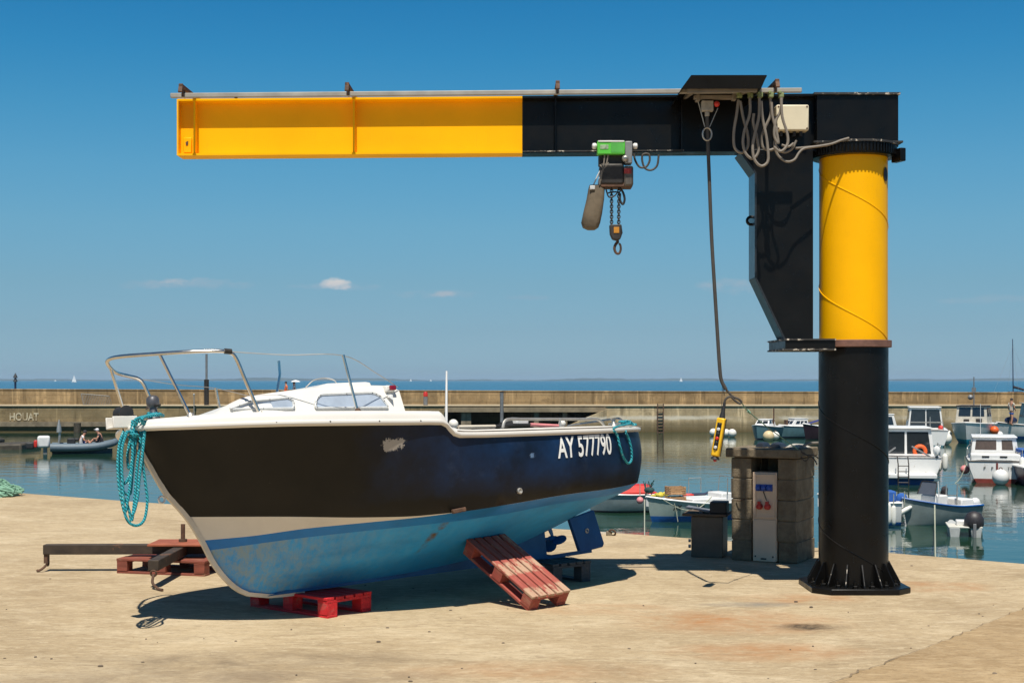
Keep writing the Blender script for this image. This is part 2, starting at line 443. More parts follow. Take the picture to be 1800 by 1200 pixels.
def topside_mat():
    t = NT('black_and_navy_topside_paint')
    sep = t.new('ShaderNodeSeparateXYZ'); t.link(t.tc.outputs['Object'], sep.inputs[0])
    n1 = t.noise(2.4, detail=6, rough=.6)
    s = t.math('ADD', t.math('MULTIPLY', sep.outputs[0], -1), t.math('MULTIPLY', t.math('SUBTRACT', n1, .5), .9))
    fac = t.ramp(t.math('MULTIPLY', s, .25), [(.29, 0), (.46, 1)])
    nav = t.mix(t.ramp(t.noise(3.4, detail=6, rough=.6), [(.35, 0), (.7, 1)]), (.004, .010, .026), (.006, .028, .085))
    blk = t.mix(t.ramp(t.noise(2.0, detail=6), [(.3, 0), (.75, 1)]), (.0042, .0042, .0040), (.0075, .0068, .0058))
    low = t.ramp(t.math('ADD', sep.outputs[2], t.math('MULTIPLY', n1, .25)), [(.66, 0), (.80, 1)])
    c = t.mix(t.math('MULTIPLY', fac, low), blk, nav)
    # chalky bloom
    bl = t.ramp(t.noise(6.5, detail=7, rough=.7), [(.56, 0), (.8, .30)])
    c = t.mix(t.math('MULTIPLY', bl, fac), c, (.06, .085, .14))
    # scratches
    sc = t.ramp(t.noise(9, t.mapping((5, 1, 1.1), rot=(0, R(15), 0)), 7, .75), [(.70, 0), (.72, .8)])
    c = t.mix(sc, c, (.30, .29, .27))
    sp = t.ramp(t.noise(30, detail=6, rough=.7), [(.735, 0), (.75, .6)])
    c = t.mix(sp, c, (.32, .30, .27))
    # bare scuffed patch of missing paint
    pa = t.blob((-1.44, .93, .925), (.13, None, .07))
    pf = t.math('ADD', pa, t.math('MULTIPLY', t.math('SUBTRACT', t.noise(20, detail=9, rough=.8), .5), 2.6))
    c = t.mix(t.math('MULTIPLY', t.ramp(pf, [(.60, 0), (.66, 1)]), t.ramp(pa, [(.02, 0), (.1, 1)])), c, (.40, .36, .31))
    pb = t.blob((-2.62, .97, .80), (.035, None, .022))
    c = t.mix(t.math('MULTIPLY', t.ramp(pb, [(.1, 0), (.6, .8)]), t.ramp(t.noise(40, detail=5), [(.45, 0), (.55, 1)])), c, (.16, .26, .42))
    r = t.ramp(t.noise(5, detail=5), [(.3, .36), (.7, .55)])
    return t.out(c, r, t.bump(t.noise(7, detail=4), .10, .012), spec=.26)
m_topside = topside_mat()
def antifoul_mat(name, strong):
    t = NT(name)
    n = t.noise(3.0, t.mapping((1.0, 1, 1.5)), 8, .7)
    c = t.mix(t.ramp(n, [(.3, 0), (.7, 1)]), (.006, .25, .60), (.014, .36, .78))
    if strong:
        sep = t.new('ShaderNodeSeparateXYZ'); t.link(t.tc.outputs['Object'], sep.inputs[0])
        front = t.ramp(t.math('MULTIPLY', sep.outputs[0], -.25), [(.14, 1), (.34, .30), (.5, .1), (.9, .12)])
        wear = t.ramp(t.noise(11, t.mapping((1.6, 1, .8), (3, 1, 2)), 10, .8), [(.40, .15), (.58, 1)])
        c = t.mix(t.math('MULTIPLY', t.math('MULTIPLY', wear, front), .9), c, (.30, .33, .26))
        pale = t.ramp(t.noise(17, t.mapping((1, 1, .7)), 9, .8), [(.58, 0), (.68, .7)])
        c = t.mix(t.math('MULTIPLY', pale, front), c, (.10, .36, .55))
        dk = t.ramp(t.noise(2.4, t.mapping((.5, 1, 3), (7, 0, 1)), 7, .7), [(.54, 0), (.7, .4)])
        c = t.mix(dk, c, (.01, .16, .38))
        rs = t.blob((-2.0, .75, .33), (.045, None, .16))
        c = t.mix(t.math('MULTIPLY', rs, t.ramp(t.noise(14), [(.4, 0), (.6, 1)])), c, (.12, .075, .03))
    return t.out(c, .6, t.bump(t.noise(14, detail=6), .25, .006))
m_anti = antifoul_mat('weathered_blue_antifouling', True)
m_boot = pm('bright_blue_boot_stripe', (.002, .17, .48), .5, var=.15, scale=5, spots=[((.14, .26, .36), .66, 6)])
m_band = pm('cream_white_band', (.68, .62, .53), .45, var=.07, scale=4, spots=[((.40, .35, .27), .68, 6)])

def water_mat(name, deep, s1, s2, strength, rough):
    t = NT(name)
    n1 = t.noise(s1, t.mapping((.7, 1.0, 1)), 3, .5)
    n2 = t.noise(s2, t.mapping((.6, 1.0, 1), (4, 3, 0)), 4, .55)
    h = t.math('ADD', t.math('MULTIPLY', n1, 1.0), t.math('MULTIPLY', n2, .35))
    c = t.mix(t.ramp(t.noise(.05), [(.35, 0), (.65, 1)]), mul(deep, .8), mul(deep, 1.25))
    m = t.out(c, rough, t.bump(h, strength, .12))
    t.b.inputs['IOR'].default_value = 1.33
    return m
m_harbour = water_mat('harbour_water', (.014, .045, .026), .9, 3.2, .10, .02)
m_sea = water_mat('open_sea_water', (.012, .095, .17), .25, .9, .5, .25)

# ------------------------------------------------------------------ setting: ground, water, coast
edge = [(-60, 33), (-30, 27), (-12, 22), (-6.99, 20.2), (-4.4, 18.35), (.79, 15.15), (3.5, 13.2), (4.46, 12.4), (6, 11), (9, 7.6), (14, -2), (20, -30)]
def quay():
    pts = []
    for (x0, y0), (x1, y1) in zip(edge, edge[1:]):
        n = max(2, int(math.hypot(x1 - x0, y1 - y0) / .35))
        for i in range(n):
            f = i / n
            pts.append((x0 + (x1 - x0) * f + random.uniform(-.015, .015), y0 + (y1 - y0) * f + random.uniform(-.015, .015)))
    pts.append(edge[-1])
    mb = MB()
    # bevelled lip then vertical wall
    top = [Vector((x, y, 0)) for x, y in pts]
    off = []
    for i in range(len(pts)):
        a = Vector(pts[max(i - 1, 0)]); b = Vector(pts[min(i + 1, len(pts) - 1)]); d = (b - a).normalized(); off.append(Vector((-d.y, d.x)))
    r1 = [Vector((x + o.x * .012, y + o.y * .012, -.02)) for (x, y), o in zip(pts, off)]
    r2 = [Vector((x + o.x * .012, y + o.y * .012, -6.0)) for (x, y), o in zip(pts, off)]
    mb.loft([top, r1, r2], closed=False, caps=False)
    back = [Vector((20, -30, 0)), Vector((-60, -30, 0))]
    n0 = len(mb.v)
    mb.add(top + [Vector((-60, -30, 0))], [tuple(range(len(top) + 1))])
    return struct(mb.build('ground', m_ground, angle=50))
quay()
ap = MB()
line = [(-1.5, 3.5), (.2, 5.6), (1.7, 7.52), (2.68, 8.75), (3.58, 9.95), (4.5, 11.15)]
lp = []
for (x0, y0), (x1, y1) in zip(line, line[1:]):
    n = int(math.hypot(x1 - x0, y1 - y0) / .06)
    for i in range(n):
        w = random.gauss(0, .006)
        lp.append((x0 + (x1 - x0) * i / n + w, y0 + (y1 - y0) * i / n - w))
lp += [(4.5, 11.15), (5.55, 11.15), (8.7, 7.6), (13.2, -1), (13.2, -6), (-8, -6)]
vs = [Vector((x, y, .006)) for x, y in lp]; vb = [Vector((x, y, -.003)) for x, y in lp]
n = len(vs)
ap.add(vs + vb, [tuple(range(n))] + [(i, i + n, (i + 1) % n + n, (i + 1) % n) for i in range(n)])
struct(ap.build('pavement', m_apron))
jt = MB(); nj = len(lp) - 6
L_, R_ = [], []
for k, (x, y) in enumerate(lp[:nj]):
    wj = .0015 + .007 * abs(math.sin(k * .37) * math.sin(k * .11 + 1)) * abs(math.sin(k * .05)) + random.uniform(0, .002)
    L_.append(Vector((x - wj * .8, y + wj * .7, .010))); R_.append(Vector((x + wj * .5, y - wj * .45, .010)))
jt.loft([L_, R_], False, False)
struct(jt.build('pavement_joint', pm('gritty_joint_filler', (.20, .145, .085), .95, var=.5, scale=9)))

WZ = -2.2
w = MB(); w.add([(-160, -30, WZ), (260, -30, WZ), (260, 106, WZ), (-160, 106, WZ)], [(0, 1, 2, 3)])
struct(w.build('water', m_harbour))
w = MB(); w.add([(-9000, 109.3, WZ), (9000, 109.3, WZ), (9000, 16000, WZ), (-9000, 16000, WZ)], [(0, 1, 2, 3)])
struct(w.build('sea', m_sea))
m_coast = pm('wooded_far_coast', (.045, .065, .06), .9, var=.4, scale=.004, bump=0)
w = MB(); rings = []
rng = random.Random(3)
for i in range(260):
    x = -4200 + i * 8400 / 259
    h = 11 + 5 * math.sin(i * .09) + 3 * math.sin(i * .31 + 1) + rng.uniform(-2, 2.5)
    if i > 150: h *= .85
    rings.append([Vector((x, 8600, WZ - 1)), Vector((x, 8640, WZ + h * .6)), Vector((x, 8700, WZ + h)), Vector((x, 9300, WZ + h * .8)), Vector((x, 9400, WZ - 1))])
w.loft(rings, True, True)
struct(w.build('hills', m_coast))

# ------------------------------------------------------------------ breakwater
bw = thing('breakwater_wall', 'long weathered concrete breakwater wall with a raised parapet across the harbour', 'wall', (0, 104, WZ))
def zat(v, D): return EYE - (v - 668) / F * D
mb = MB()
segs = []
x = -62.0
while x < 78:
    segs.append(x); x += 4.76
rings = []
for x in segs:
    tz = .93 - (x + 36) * .0033
    rings.append([Vector((x, 108.4, -.6)), Vector((x, 108.3, tz - .06)), Vector((x, 108.25, tz - .05)), Vector((x, 108.25, tz)), Vector((x, 109.2, tz)), Vector((x, 109.4, -3))])
mb.loft(rings, True, True); mb.build('parapet', m_wall, bw, True, angle=20)
PZ = -.30
XL, XR = (783 - 900) / F * 104, (1062 - 900) / F * 104
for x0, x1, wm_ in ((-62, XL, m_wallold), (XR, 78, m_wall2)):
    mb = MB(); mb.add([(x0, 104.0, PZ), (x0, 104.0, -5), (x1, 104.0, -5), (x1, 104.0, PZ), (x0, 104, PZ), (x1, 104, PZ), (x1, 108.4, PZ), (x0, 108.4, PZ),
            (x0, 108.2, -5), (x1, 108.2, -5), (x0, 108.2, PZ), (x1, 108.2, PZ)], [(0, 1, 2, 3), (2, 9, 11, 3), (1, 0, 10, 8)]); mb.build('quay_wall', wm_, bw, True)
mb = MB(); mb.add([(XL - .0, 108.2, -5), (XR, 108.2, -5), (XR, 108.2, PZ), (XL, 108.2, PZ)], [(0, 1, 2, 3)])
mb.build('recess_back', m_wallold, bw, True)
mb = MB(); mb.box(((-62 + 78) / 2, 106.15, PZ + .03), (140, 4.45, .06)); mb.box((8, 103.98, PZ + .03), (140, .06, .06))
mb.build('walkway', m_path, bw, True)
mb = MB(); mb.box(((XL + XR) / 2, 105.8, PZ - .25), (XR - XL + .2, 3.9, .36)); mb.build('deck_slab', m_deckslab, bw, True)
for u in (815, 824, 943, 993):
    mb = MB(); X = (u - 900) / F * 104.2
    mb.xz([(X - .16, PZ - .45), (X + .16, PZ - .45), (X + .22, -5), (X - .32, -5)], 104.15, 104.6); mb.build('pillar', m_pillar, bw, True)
mb = MB(); pl = [at(u, v, 103.7) for u, v in ((1066, 719), (1030, 734), (994, 750), (950, 772))]
poly = [(p.x, p.z) for p in pl] + [(pl[-1].x, -5), (pl[0].x, -5)]
mb.xz(poly, 103.5, 108); mb.build('ramp', m_wall2, bw, True)
mb = MB()
for k in range(9):
    x1_ = -26.9 - k * 2.1; mb.box((x1_ - 1.0, 79.4 + (k % 3) * .12, -2.55 + (.30 if k else .1)), (2.2, 3.2, 1.1), rot=(0, (k % 4) - 1.5, (k % 3) - 1))
mb.build('landing_step', m_rock, bw, True, bevel=.1)
mb = MB(); mb.box((at(60, 745, 103.9).x - 3, 103.93, zat(745, 104)), (22, .18, .35)); mb.build('ledge', m_pillar, bw, True)

def text_mesh(body, bold=.02, sx=1.0):
    cu = bpy.data.curves.new('t', 'FONT'); cu.body = body; cu.size = 1; cu.offset = bold; cu.resolution_u = 4
    ob = bpy.data.objects.new('t', cu); COL.objects.link(ob)
    dg = bpy.context.evaluated_depsgraph_get()
    me = bpy.data.meshes.new_from_object(ob.evaluated_get(dg))
    vs = [v.co.copy() for v in me.vertices]; fs = [list(p.vertices) for p in me.polygons]
    bpy.data.objects.remove(ob); bpy.data.curves.remove(cu); bpy.data.meshes.remove(me)
    x0 = min(v.x for v in vs); x1 = max(v.x for v in vs); y0 = min(v.y for v in vs); y1 = max(v.y for v in vs)
    return [Vector(((v.x - x0) / (x1 - x0), (v.y - y0) / (y1 - y0), 0)) for v in vs], fs
def text_on(body, fn, bold=.02):
    vs, fs = text_mesh(body, bold); mb = MB(); mb.add([fn(v.x, v.y) for v in vs], fs); return mb
mb = text_on('HOUAT', lambda a, b: at(17 + 51 * a, 739 - 14 * b, 103.97)); mb.build('painted_word', m_graff, bw, True)

def ladder(u, v0, v1, D, label, wd=.42):
    t = thing('iron_ladder', label, 'ladder', at(u, v1, D))
    mb = MB()
    for s in (-1, 1): mb.bar(at(u, v0, D) + Vector((s*wd/2, 0, 0)), at(u, v1, D) + Vector((s*wd/2, 0, 0)), .07, .07)
    mb.build('side_rail', m_rust, t, True)
    mb = MB(); n = 9
    for i in range(n):
        p = at(u, v0 + (v1 - v0) * (i + .5) / n, D); mb.bar(p - Vector((wd/2, 0, 0)), p + Vector((wd/2, 0, 0)), .05, .05)
    mb.build('rung', m_rust, t, True)
ladder(1161, 709, 762, 103.7, 'rusty iron ladder fixed to the breakwater wall right of the dark recess')

def post(name, label, cat, u, v0, v1, D, r, mat, capm=None, capr=None, caph=None, base=None):
    t = thing(name, label, cat, at(u, v1, D)); mb = MB(); p0 = at(u, v1, D); p1 = at(u, v0, D)
    mb.cyl(p0, p1, r, n=12); mb.build('post', mat, t, True)
    if capm:
        mb = MB(); mb.lathe([(.02, 0), (capr, .03), (capr, caph * .7), (capr * .7, caph), (.02, caph + .02)], 14, p1); mb.build('cap', capm, t, True)
    if base:
        mb = MB(); mb.cyl(p0, p0 + Vector((0, 0, base)), r * 2.1, n=14); mb.build('base_sleeve', m_darkmetal, t, True)
    return t
post('lamp_pole', 'tall thin grey pole rising above the breakwater behind the bow rail', 'pole', 363, 622, 712, 105.2, .085, m_greym, base=1.9)
post('signal_post', 'grey post with a red head on the breakwater behind the cabin roof', 'post', 748, 697, 722, 105, .16, m_greym, m_red, .17, .35)
post('mooring_pile', 'thick grey steel mooring pile against the dark recess of the breakwater', 'pile', 882, 690, 762, 103.2, .13, m_greym, m_darkmetal, .14, .1)
post('thin_pole', 'short thin pole with a small ball beside the bow on the breakwater walkway', 'pole', 341, 695, 728, 103.5, .035, m_galv, m_galv, .07, .14)
post('mooring_post', 'dark wooden mooring post against the wall behind the dinghy', 'post', 136, 743, 795, 102.8, .26, m_rock)
post('thin_pole', 'thin leaning rusty rod standing by the small moored boats under the wall', 'pole', 1360, 716, 762, 92, .05, m_rust)

# crowd barrier leaning on the parapet
m_bar = pm('dull_barrier_steel', (.16, .15, .13), .6, .4, var=.2)
t = thing('crowd_barrier', 'grey metal crowd barrier leaning against the breakwater parapet', 'barrier', at(168, 712, 107))
mb = MB(); A, B, C_, D_ = at(143, 692, 107.6), at(192, 696, 107.6), at(197, 712, 106.6), at(147, 711, 106.6)
mb.tube([A, B, C_, D_, A], .05, 6); mb.build('frame', m_bar, t, True)
mb = MB()
for i in range(1, 17):
    f = i / 17; mb.tube([A.lerp(B, f), D_.lerp(C_, f)], .02, 5)
mb.build('bars', m_bar, t, True)

# cardinal beacon out at sea
t = thing('channel_beacon', 'black channel beacon pole with two cone topmarks standing in the sea', 'beacon', at(27, 685, 300))
mb = MB(); mb.cyl(at(27, 700, 300), at(27, 664, 300), .22); mb.build('pole', m_navy, t, True)
for v in (660, 667):
    mb = MB(); p = at(27, v, 300); mb.lathe([(.02, -.5), (.5, -.42), (.05, .55)], 12, p); mb.build('topmark', m_rubber, t, True)

def sailboat(u, v, D, L, hgt, label):
    p = at(u, v, D); p.z = WZ
    t = thing('sailboat', label, 'sailboat', p, group='far sailboats')
    mb = MB(); mb.loft([[Vector((x, y * wd, z)) for y, z in ((-1, .9), (-.7, 0), (.7, 0), (1, .9))] for x, wd in ((-L/2, .8), (0, 1.4), (L/2, .1))]); mb.build('hull', m_whitep, t)
    mb = MB(); mb.cyl((0, 0, .5), (0, 0, hgt), .12, n=8); mb.build('mast', m_galv, t)
    mb = MB(); mb.xz([(.15, 1.2), (.15, hgt), (-L*.1, hgt*.6), (-L*.38, 1.4)], -.05, .05); mb.build('mainsail', m_sail, t)
    mb = MB(); mb.xz([(-.3+.6, 1.1), (.4, hgt*.85), (L*.42, 1.1)], -.13, -.03); mb.build('jib_sail', m_sail, t)
sailboat(130, 671, 2300, 9, 14, 'white sailboat under full sail, nearest the channel beacon')
sailboat(722, 670, 4300, 8, 9, 'tiny white sailboat on the horizon just right of the cabin roof')
sailboat(757, 670, 4600, 8, 8, 'tiny white sailboat on the horizon just left of the white whip aerial')
sailboat(1197, 670, 3600, 9, 13, 'small white sailboat on the horizon left of the hanging control cable')
sailboat(97, 671, 4400, 8, 7, 'speck of a white sailboat on the horizon between beacon and larger sailboat')

# ------------------------------------------------------------------ main boat
TH = R(223); HEEL = R(8)
bo_rot = (HEEL, 0, TH)
bo_loc = Vector((-2.35687, 8.98091, .13564))
BM_ = Matrix.LocRotScale(bo_loc, Euler(bo_rot), None); BI = BM_.inverted()
def B(s, b, h): return Vector((-s, b, h))
def onb(u, v, b):
    """boat-local point on the plane offset b from the centreline that is seen in direction (u, v)"""
    r = BI.to_3x3() @ Vector(((u - 900) / F, 1, (668 - v) / F)); c = BI @ Vector((0, 0, EYE))
    k = (b - c.y) / r.y; return c + r * k
boat = thing('motor_boat', 'small cabin boat with black and navy sides and blue bottom, propped ashore on pallets', 'boat', bo_loc, bo_rot)

SE = 4.165
bG = [(0, 0), (.02, .10), (.06, .215), (.14, .335), (.27, .49), (.5, .685), (.77, .825), (1.1, .90), (1.4, .94), (2, .985), (2.6, .985), (3.0, .972), (3.6, .895), (3.95, .785), (4.09, .69), (SE, .60)]
hG = [(0, 1.155), (.05, 1.14), (.41, 1.102), (.84, 1.078), (1.46, 1.058), (1.80, 1.048), (1.835, 1.035), (1.86, 1.005), (1.895, .972), (1.95, .956), (2.17, .951), (2.7, .949), (3.3, .952), (3.9, .967), (SE, .98)]
hD = [(0, 1.205), (.2, 1.195), (.385, 1.187), (.89, 1.162), (1.65, 1.138), (1.81, 1.132), (1.835, 1.11), (1.86, 1.058), (1.90, 1.022), (1.96, 1.006), (2.07, 1.0), (2.7, .998), (3.45, 1.002), (4.08, 1.012), (SE, 1.013)]
b3 = [(.385, 0), (.6, .165), (.9, .38), (1.3, .60), (1.8, .78), (2.4, .885), (3, .89), (3.6, .815), (4.0, .695), (4.09, .63), (SE, .56)]
h3 = [(.38, .577), (.6, .552), (.9, .518), (1.36, .466), (1.74, .444), (2.0, .446), (2.47, .472), (3.05, .509), (3.5, .525), (4.03, .562), (SE, .575)]
b2 = [(.473, 0), (.7, .17), (1.07, .43), (1.36, .575), (1.66, .715), (1.95, .80), (2.4, .8845), (3, .8895), (3.6, .8145), (4.0, .6945), (4.09, .6295), (SE, .5595)]
h2 = [(.47, .415), (.7, .413), (1.07, .430), (1.66, .433), (1.88, .439), (2.0, .4455), (2.47, .4715), (3.05, .5085), (3.5, .5245), (4.03, .5615), (SE, .5745)]
b1 = [(.515, 0), (.7, .13), (1.07, .36), (1.36, .49), (1.66, .60), (1.95, .68), (2.4, .75), (3, .76), (3.6, .70), (4.08, .54), (SE, .48)]
h1 = [(.5, .345), (1.1, .372), (2, .385), (2.4, .40), (3, .445), (3.6, .475), (4.08, .52), (SE, .53)]
b0 = [(.60, 0), (.8, .11), (1.1, .24), (1.5, .34), (2, .41), (3, .46), (3.6, .44), (4.08, .35), (SE, .31)]
h0 = [(.6, .19), (1, .19), (1.6, .20), (2.4, .25), (3, .305), (3.6, .39), (4.08, .47), (SE, .485)]
bk = [(.80, 0), (1, .018), (1.3, .03), (SE, .035)]
hk = [(.8, .035), (1, .026), (2, .045), (2.8, .10), (3.25, .165), (3.8, .31), (4.0, .37), (SE, .44)]
stem = [(-.01, 1.20), (0, 1.155), (.021, 1.136), (.104, 1.009), (.175, .87), (.253, .73), (.33, .645), (.409, .545), (.484, .417), (.555, .27), (.63, .165), (.731, .072), (.863, .016), (.99, .003)]
sh = sorted([(h, s) for s, h in stem])
def stem_s(h): return smooth_interp(sh, h)
def rowT(f, bulge):
    """topside row between paint line and gunwale"""
    bs, hs = [], []
    return f, bulge
NS = 64
def stations(s0):
    out = []
    for i in range(NS + 1):
        t = i / NS
        out.append(s0 + (SE - s0) * (t ** 1.25 if True else t))
    return out
def row(bf, hf, s0): return [(s, smooth_interp(bf, s), smooth_interp(hf, s)) for s in stations(s0)]
rG = row(bG, hG, 0.0); r3 = row(b3, h3, .385); r2 = row(b2, h2, .473); r1 = row(b1, h1, .515); r0 = row(b0, h0, .60); rk = row(bk, hk, .80)
def between(ra, rb, f, bul):
    out = []
    for i, ((sa, ba, ha), (sb, bb, hb)) in enumerate(zip(ra, rb)):
        h = ha + (hb - ha) * f
        s0 = stem_s(ra[0][2] + (rb[0][2] - ra[0][2]) * f)
        lin_s0 = ra[0][0] + (rb[0][0] - ra[0][0]) * f
        t = i / NS
        s = sa + (sb - sa) * f + (s0 - lin_s0) * (1 - t) ** 3
        k = smooth_interp([(0, -.2), (.25, -.25), (.5, .2), (.7, .8), (1, 1.0)], t)
        b = ba + (bb - ba) * f + bul * k * (1 if i else 0)
        out.append((s, max(b, 0), h))
    return out
tops = [between(r3, rG, f, .042 * math.sin(math.pi * f)) for f in (.2, .4, .6, .8)]
rc = [(s, 0.0, h - .015) for s, b, h in rk]
allrows = [(rc, 0), (rk, 0), (r0, 0), (r1, 1), (r2, 2), (r3, 3)] + [(t_, 3) for t_ in tops] + [(rG, 3)]
HMATS = [m_anti, m_boot, m_band, m_topside]
mb = MB()
rowsP = [[B(*p) for p in r] for r, _ in allrows]; rowsS = [[B(p[0], -p[1], p[2]) for p in r] for r, _ in allrows]
for i in range(len(allrows) - 1):
    mb.mat = allrows[i][1]
    # material of the strip between row i and i+1
    mb.mat = 0 if i < 3 else allrows[i][1]
    for rows in (rowsP, rowsS):
        mb.loft([rows[i], rows[i + 1]], closed=False, caps=False)
# transom
for i in range(len(allrows) - 1):
    mb.mat = 0 if i < 3 else allrows[i][1]
    a, b, c, d = rowsP[i][-1], rowsP[i + 1][-1], rowsS[i + 1][-1], rowsS[i][-1]
    bulge = Vector((-.03, 0, 0))
    m1, m2 = (a + d) / 2 + bulge, (b + c) / 2 + bulge
    mb.add([a, b, m2, m1, c, d], [(0, 1, 2, 3), (3, 2, 4, 5)])
hull = mb.build('hull', HMATS, boat, angle=60)
def hull_b(s, h):
    pts = []
    for r, _ in allrows[4:]:
        bb = None
        for (sa, ba, ha), (sb, b_, hb) in zip(r, r[1:]):
            if sa <= s <= sb:
                f = (s - sa) / max(sb - sa, 1e-9); bb = (ha + (hb - ha) * f, ba + (b_ - ba) * f); break
        if bb: pts.append(bb)
    pts.sort(); return interp(pts, h)
# stem band
mb = MB(); sp = []
for i in range(40):
    h = 1.14 - i / 39 * 1.135
    sp.append((stem_s(h), h))
sp += [(1.1, .0), (1.25, .0)]
rings = []
for i, (s, h) in enumerate(sp):
    s2, h2 = sp[min(i + 1, len(sp) - 1)]; s1, h1_ = sp[max(i - 1, 0)]
    d = Vector((-(s2 - s1), 0, h2 - h1_)).normalized(); nrm = Vector((-d.z, 0, d.x))
    if nrm.x < 0 and nrm.z > 0: nrm = -nrm
    nrm = Vector((abs(d.z), 0, -abs(d.x)))
    c = B(s, 0, h)
    rings.append([c + nrm * .016 + Vector((0, .012, 0)), c + nrm * .016 - Vector((0, .012, 0)), c - nrm * .010 - Vector((0, .022, 0)), c - nrm * .010 + Vector((0, .022, 0))])
mb.loft(rings); mb.build('stem_band', m_cream, boat, angle=50)
# skeg with propeller aperture, heel bar
mb = MB()
sk = [(.95, .003), (2.2, .018), (3.588, .034), (3.588, .33), (2.8, .16), (2.0, .08), (1.2, .05)]
mb.add([B(s, .028, h) for s, h in sk] + [B(s, -.028, h) for s, h in sk], [tuple(range(7)), tuple(range(13, 6, -1))] + [(i, (i + 1) % 7, 7 + (i + 1) % 7, 7 + i) for i in range(7)])
mb.bar(B(3.55, 0, .038), B(4.12, 0, .052), .03, .03)
mb.build('skeg', pm('shade_darkened_skeg_blue', (.004, .085, .22), .6, var=.25, scale=4, spots=[((.02, .14, .26), .6, 5)]), boat)  # darker than the antifouling: shade under the hull put into the colour
m_rud = pm('blue_rudder_paint', (.004, .075, .24), .5, var=.2, scale=6, spots=[((.03, .12, .25), .62, 7)])
mb = MB(); rp = [(3.895, .33), (4.19, .385), (4.275, .10), (4.255, .072), (3.985, .045)]
mb.add([B(s, .018, h) for s, h in rp] + [B(s, -.018, h) for s, h in rp], [tuple(range(5)), tuple(range(9, 4, -1))] + [(i, (i + 1) % 5, 5 + (i + 1) % 5, 5 + i) for i in range(5)])
rud = mb.build('rudder', m_rud, boat, bevel=.006)
mb = MB(); mb.torus(B(4.08, .022, .22), .016, .006, (0, 1, 0)); mb.build('ring', m_galv, rud)
mb = MB(); mb.cyl(B(3.95, 0, .33), B(3.97, 0, .52), .014); mb.build('rudder_stock', m_darkmetal, boat)
prop = MB(); pc = B(3.70, 0, .185)
prop.lathe([(.004, -.05), (.02, -.035), (.024, .03), (.018, .05)], 12, pc, axis='x'); prop.cyl(B(3.55, 0, .19), pc, .012)
po = prop.build('propeller', m_rud, boat)
for k in range(3):
    mb = MB(); a = R(90 + 120 * k + 18)
    T = Matrix.Translation(pc) @ Matrix.Rotation(a, 4, 'X') @ Matrix.Rotation(R(35), 4, 'Y')
    pts = [(.0 + .06 * math.cos(q) * 1.0, .075 + .062 * math.sin(q)) for q in [2 * math.pi * j / 14 for j in range(14)]]
    mb.add([(x, y, .004 + .01 * x * 5) for x, y in pts] + [(x, y, -.004 + .01 * x * 5) for x, y in pts], [tuple(range(14)), tuple(range(27, 13, -1))] + [(i, (i + 1) % 14, 14 + (i + 1) % 14, 14 + i) for i in range(14)], T)
    mb.build('blade', m_rud, po)
# gunwale moulding with rub rail, both sides
mb = MB()
ss = sorted(set([i / 90 * SE for i in range(91)] + [.006, .015, .03, .05, 1.80, 1.82, 1.84, 1.85, 1.86, 1.87, 1.885, 1.90, 1.92, 1.95]))
for sg in (1, -1):
    rings = []
    for s in ss:
        b, g, d = smooth_interp(bG, s), interp(hG, s) if 1.75 < s < 2.2 else smooth_interp(hG, s), interp(hD, s) if 1.75 < s < 2.2 else smooth_interp(hD, s)
        db = (smooth_interp(bG, min(s + .02, SE)) - smooth_interp(bG, max(s - .02, 0))) / .04
        nl = math.sqrt(1 + db * db); ns, nb = -db / nl, 1 / nl          # outward normal in plan
        wdt = .085 if s > 1.9 else .06
        ring = []
        for o, h in ((-.004, g - .012), (.020, g - .004), (.026, g + .006), (.022, g + .020), (.006, g + .026), (.003, g + (d - g) * .6), (-.006, d - .010), (-.02, d), (-wdt, d), (-wdt - .004, d - .06)):
            bb = b + nb * o
            ring.append(B(s + ns * o, max(bb, 0.0) * sg, h))
        rings.append(ring)
    mb.loft(rings, False, False)
gun = mb.build('gunwale', m_white, boat, angle=50)
mb = MB(); mb.box(B(SE - .03, 0, .975), (.09, 1.14, .075)); mb.build('transom_cap', m_white, boat, bevel=.012)
m_seam = pm('grimy_seam', (.25, .21, .17), .7, var=.3)
mb = MB(); rg = []
for s in [1.93 + i * .047 for i in range(50)]:
    b, g = smooth_interp(bG, s), smooth_interp(hG, s); rg.append(B(s, b + .0045, g + .034))
mb.tube(rg, .0035, 6); mb.build('rub_strip_seam', m_seam, boat)
# screw heads along the rail
for s in (.33, .62, .95, 1.3, 1.62):
    b, g = smooth_interp(bG, s), smooth_interp(hG, s)
    mb = MB(); mb.sphere(B(s, b + .021, g + .012), .007, 6); mb.build('screw', m_darkmetal, boat)
# foredeck and cockpit
mb = MB(); rings = []
for i in range(40):
    s = .02 + i / 39 * 1.80; b = max(smooth_interp(bG, s) - .05, .005); d = smooth_interp(hD, s) - .006
    rings.append([B(s, b * f, d + .02 * (1 - f * f)) for f in (1, .6, .2, -.2, -.6, -1)])
mb.loft(rings, False, False); mb.build('foredeck', m_white, boat)
mb = MB(); rings = []
for i in range(24):
    s = 1.80 + i / 23 * (SE - .08 - 1.80); b = smooth_interp(bG, s) - .085; d = .96
    bl = min(b - .02, hull_b(s, .64) - .05); rings.append([B(s, b, d), B(s, bl, .64), B(s, -bl, .64), B(s, -b, d)])
mb.loft(rings, False, False)
for ring, top_h in ((rings[0], 1.10), (rings[-1], .98)):
    a, b_, c_, d_ = ring; mb.add([a, b_, c_, d_, Vector((d_.x, d_.y * .98, top_h)), Vector((a.x, a.y * .98, top_h))], [(0, 1, 2, 3, 4, 5)])
mb.build('cockpit', m_white, boat)
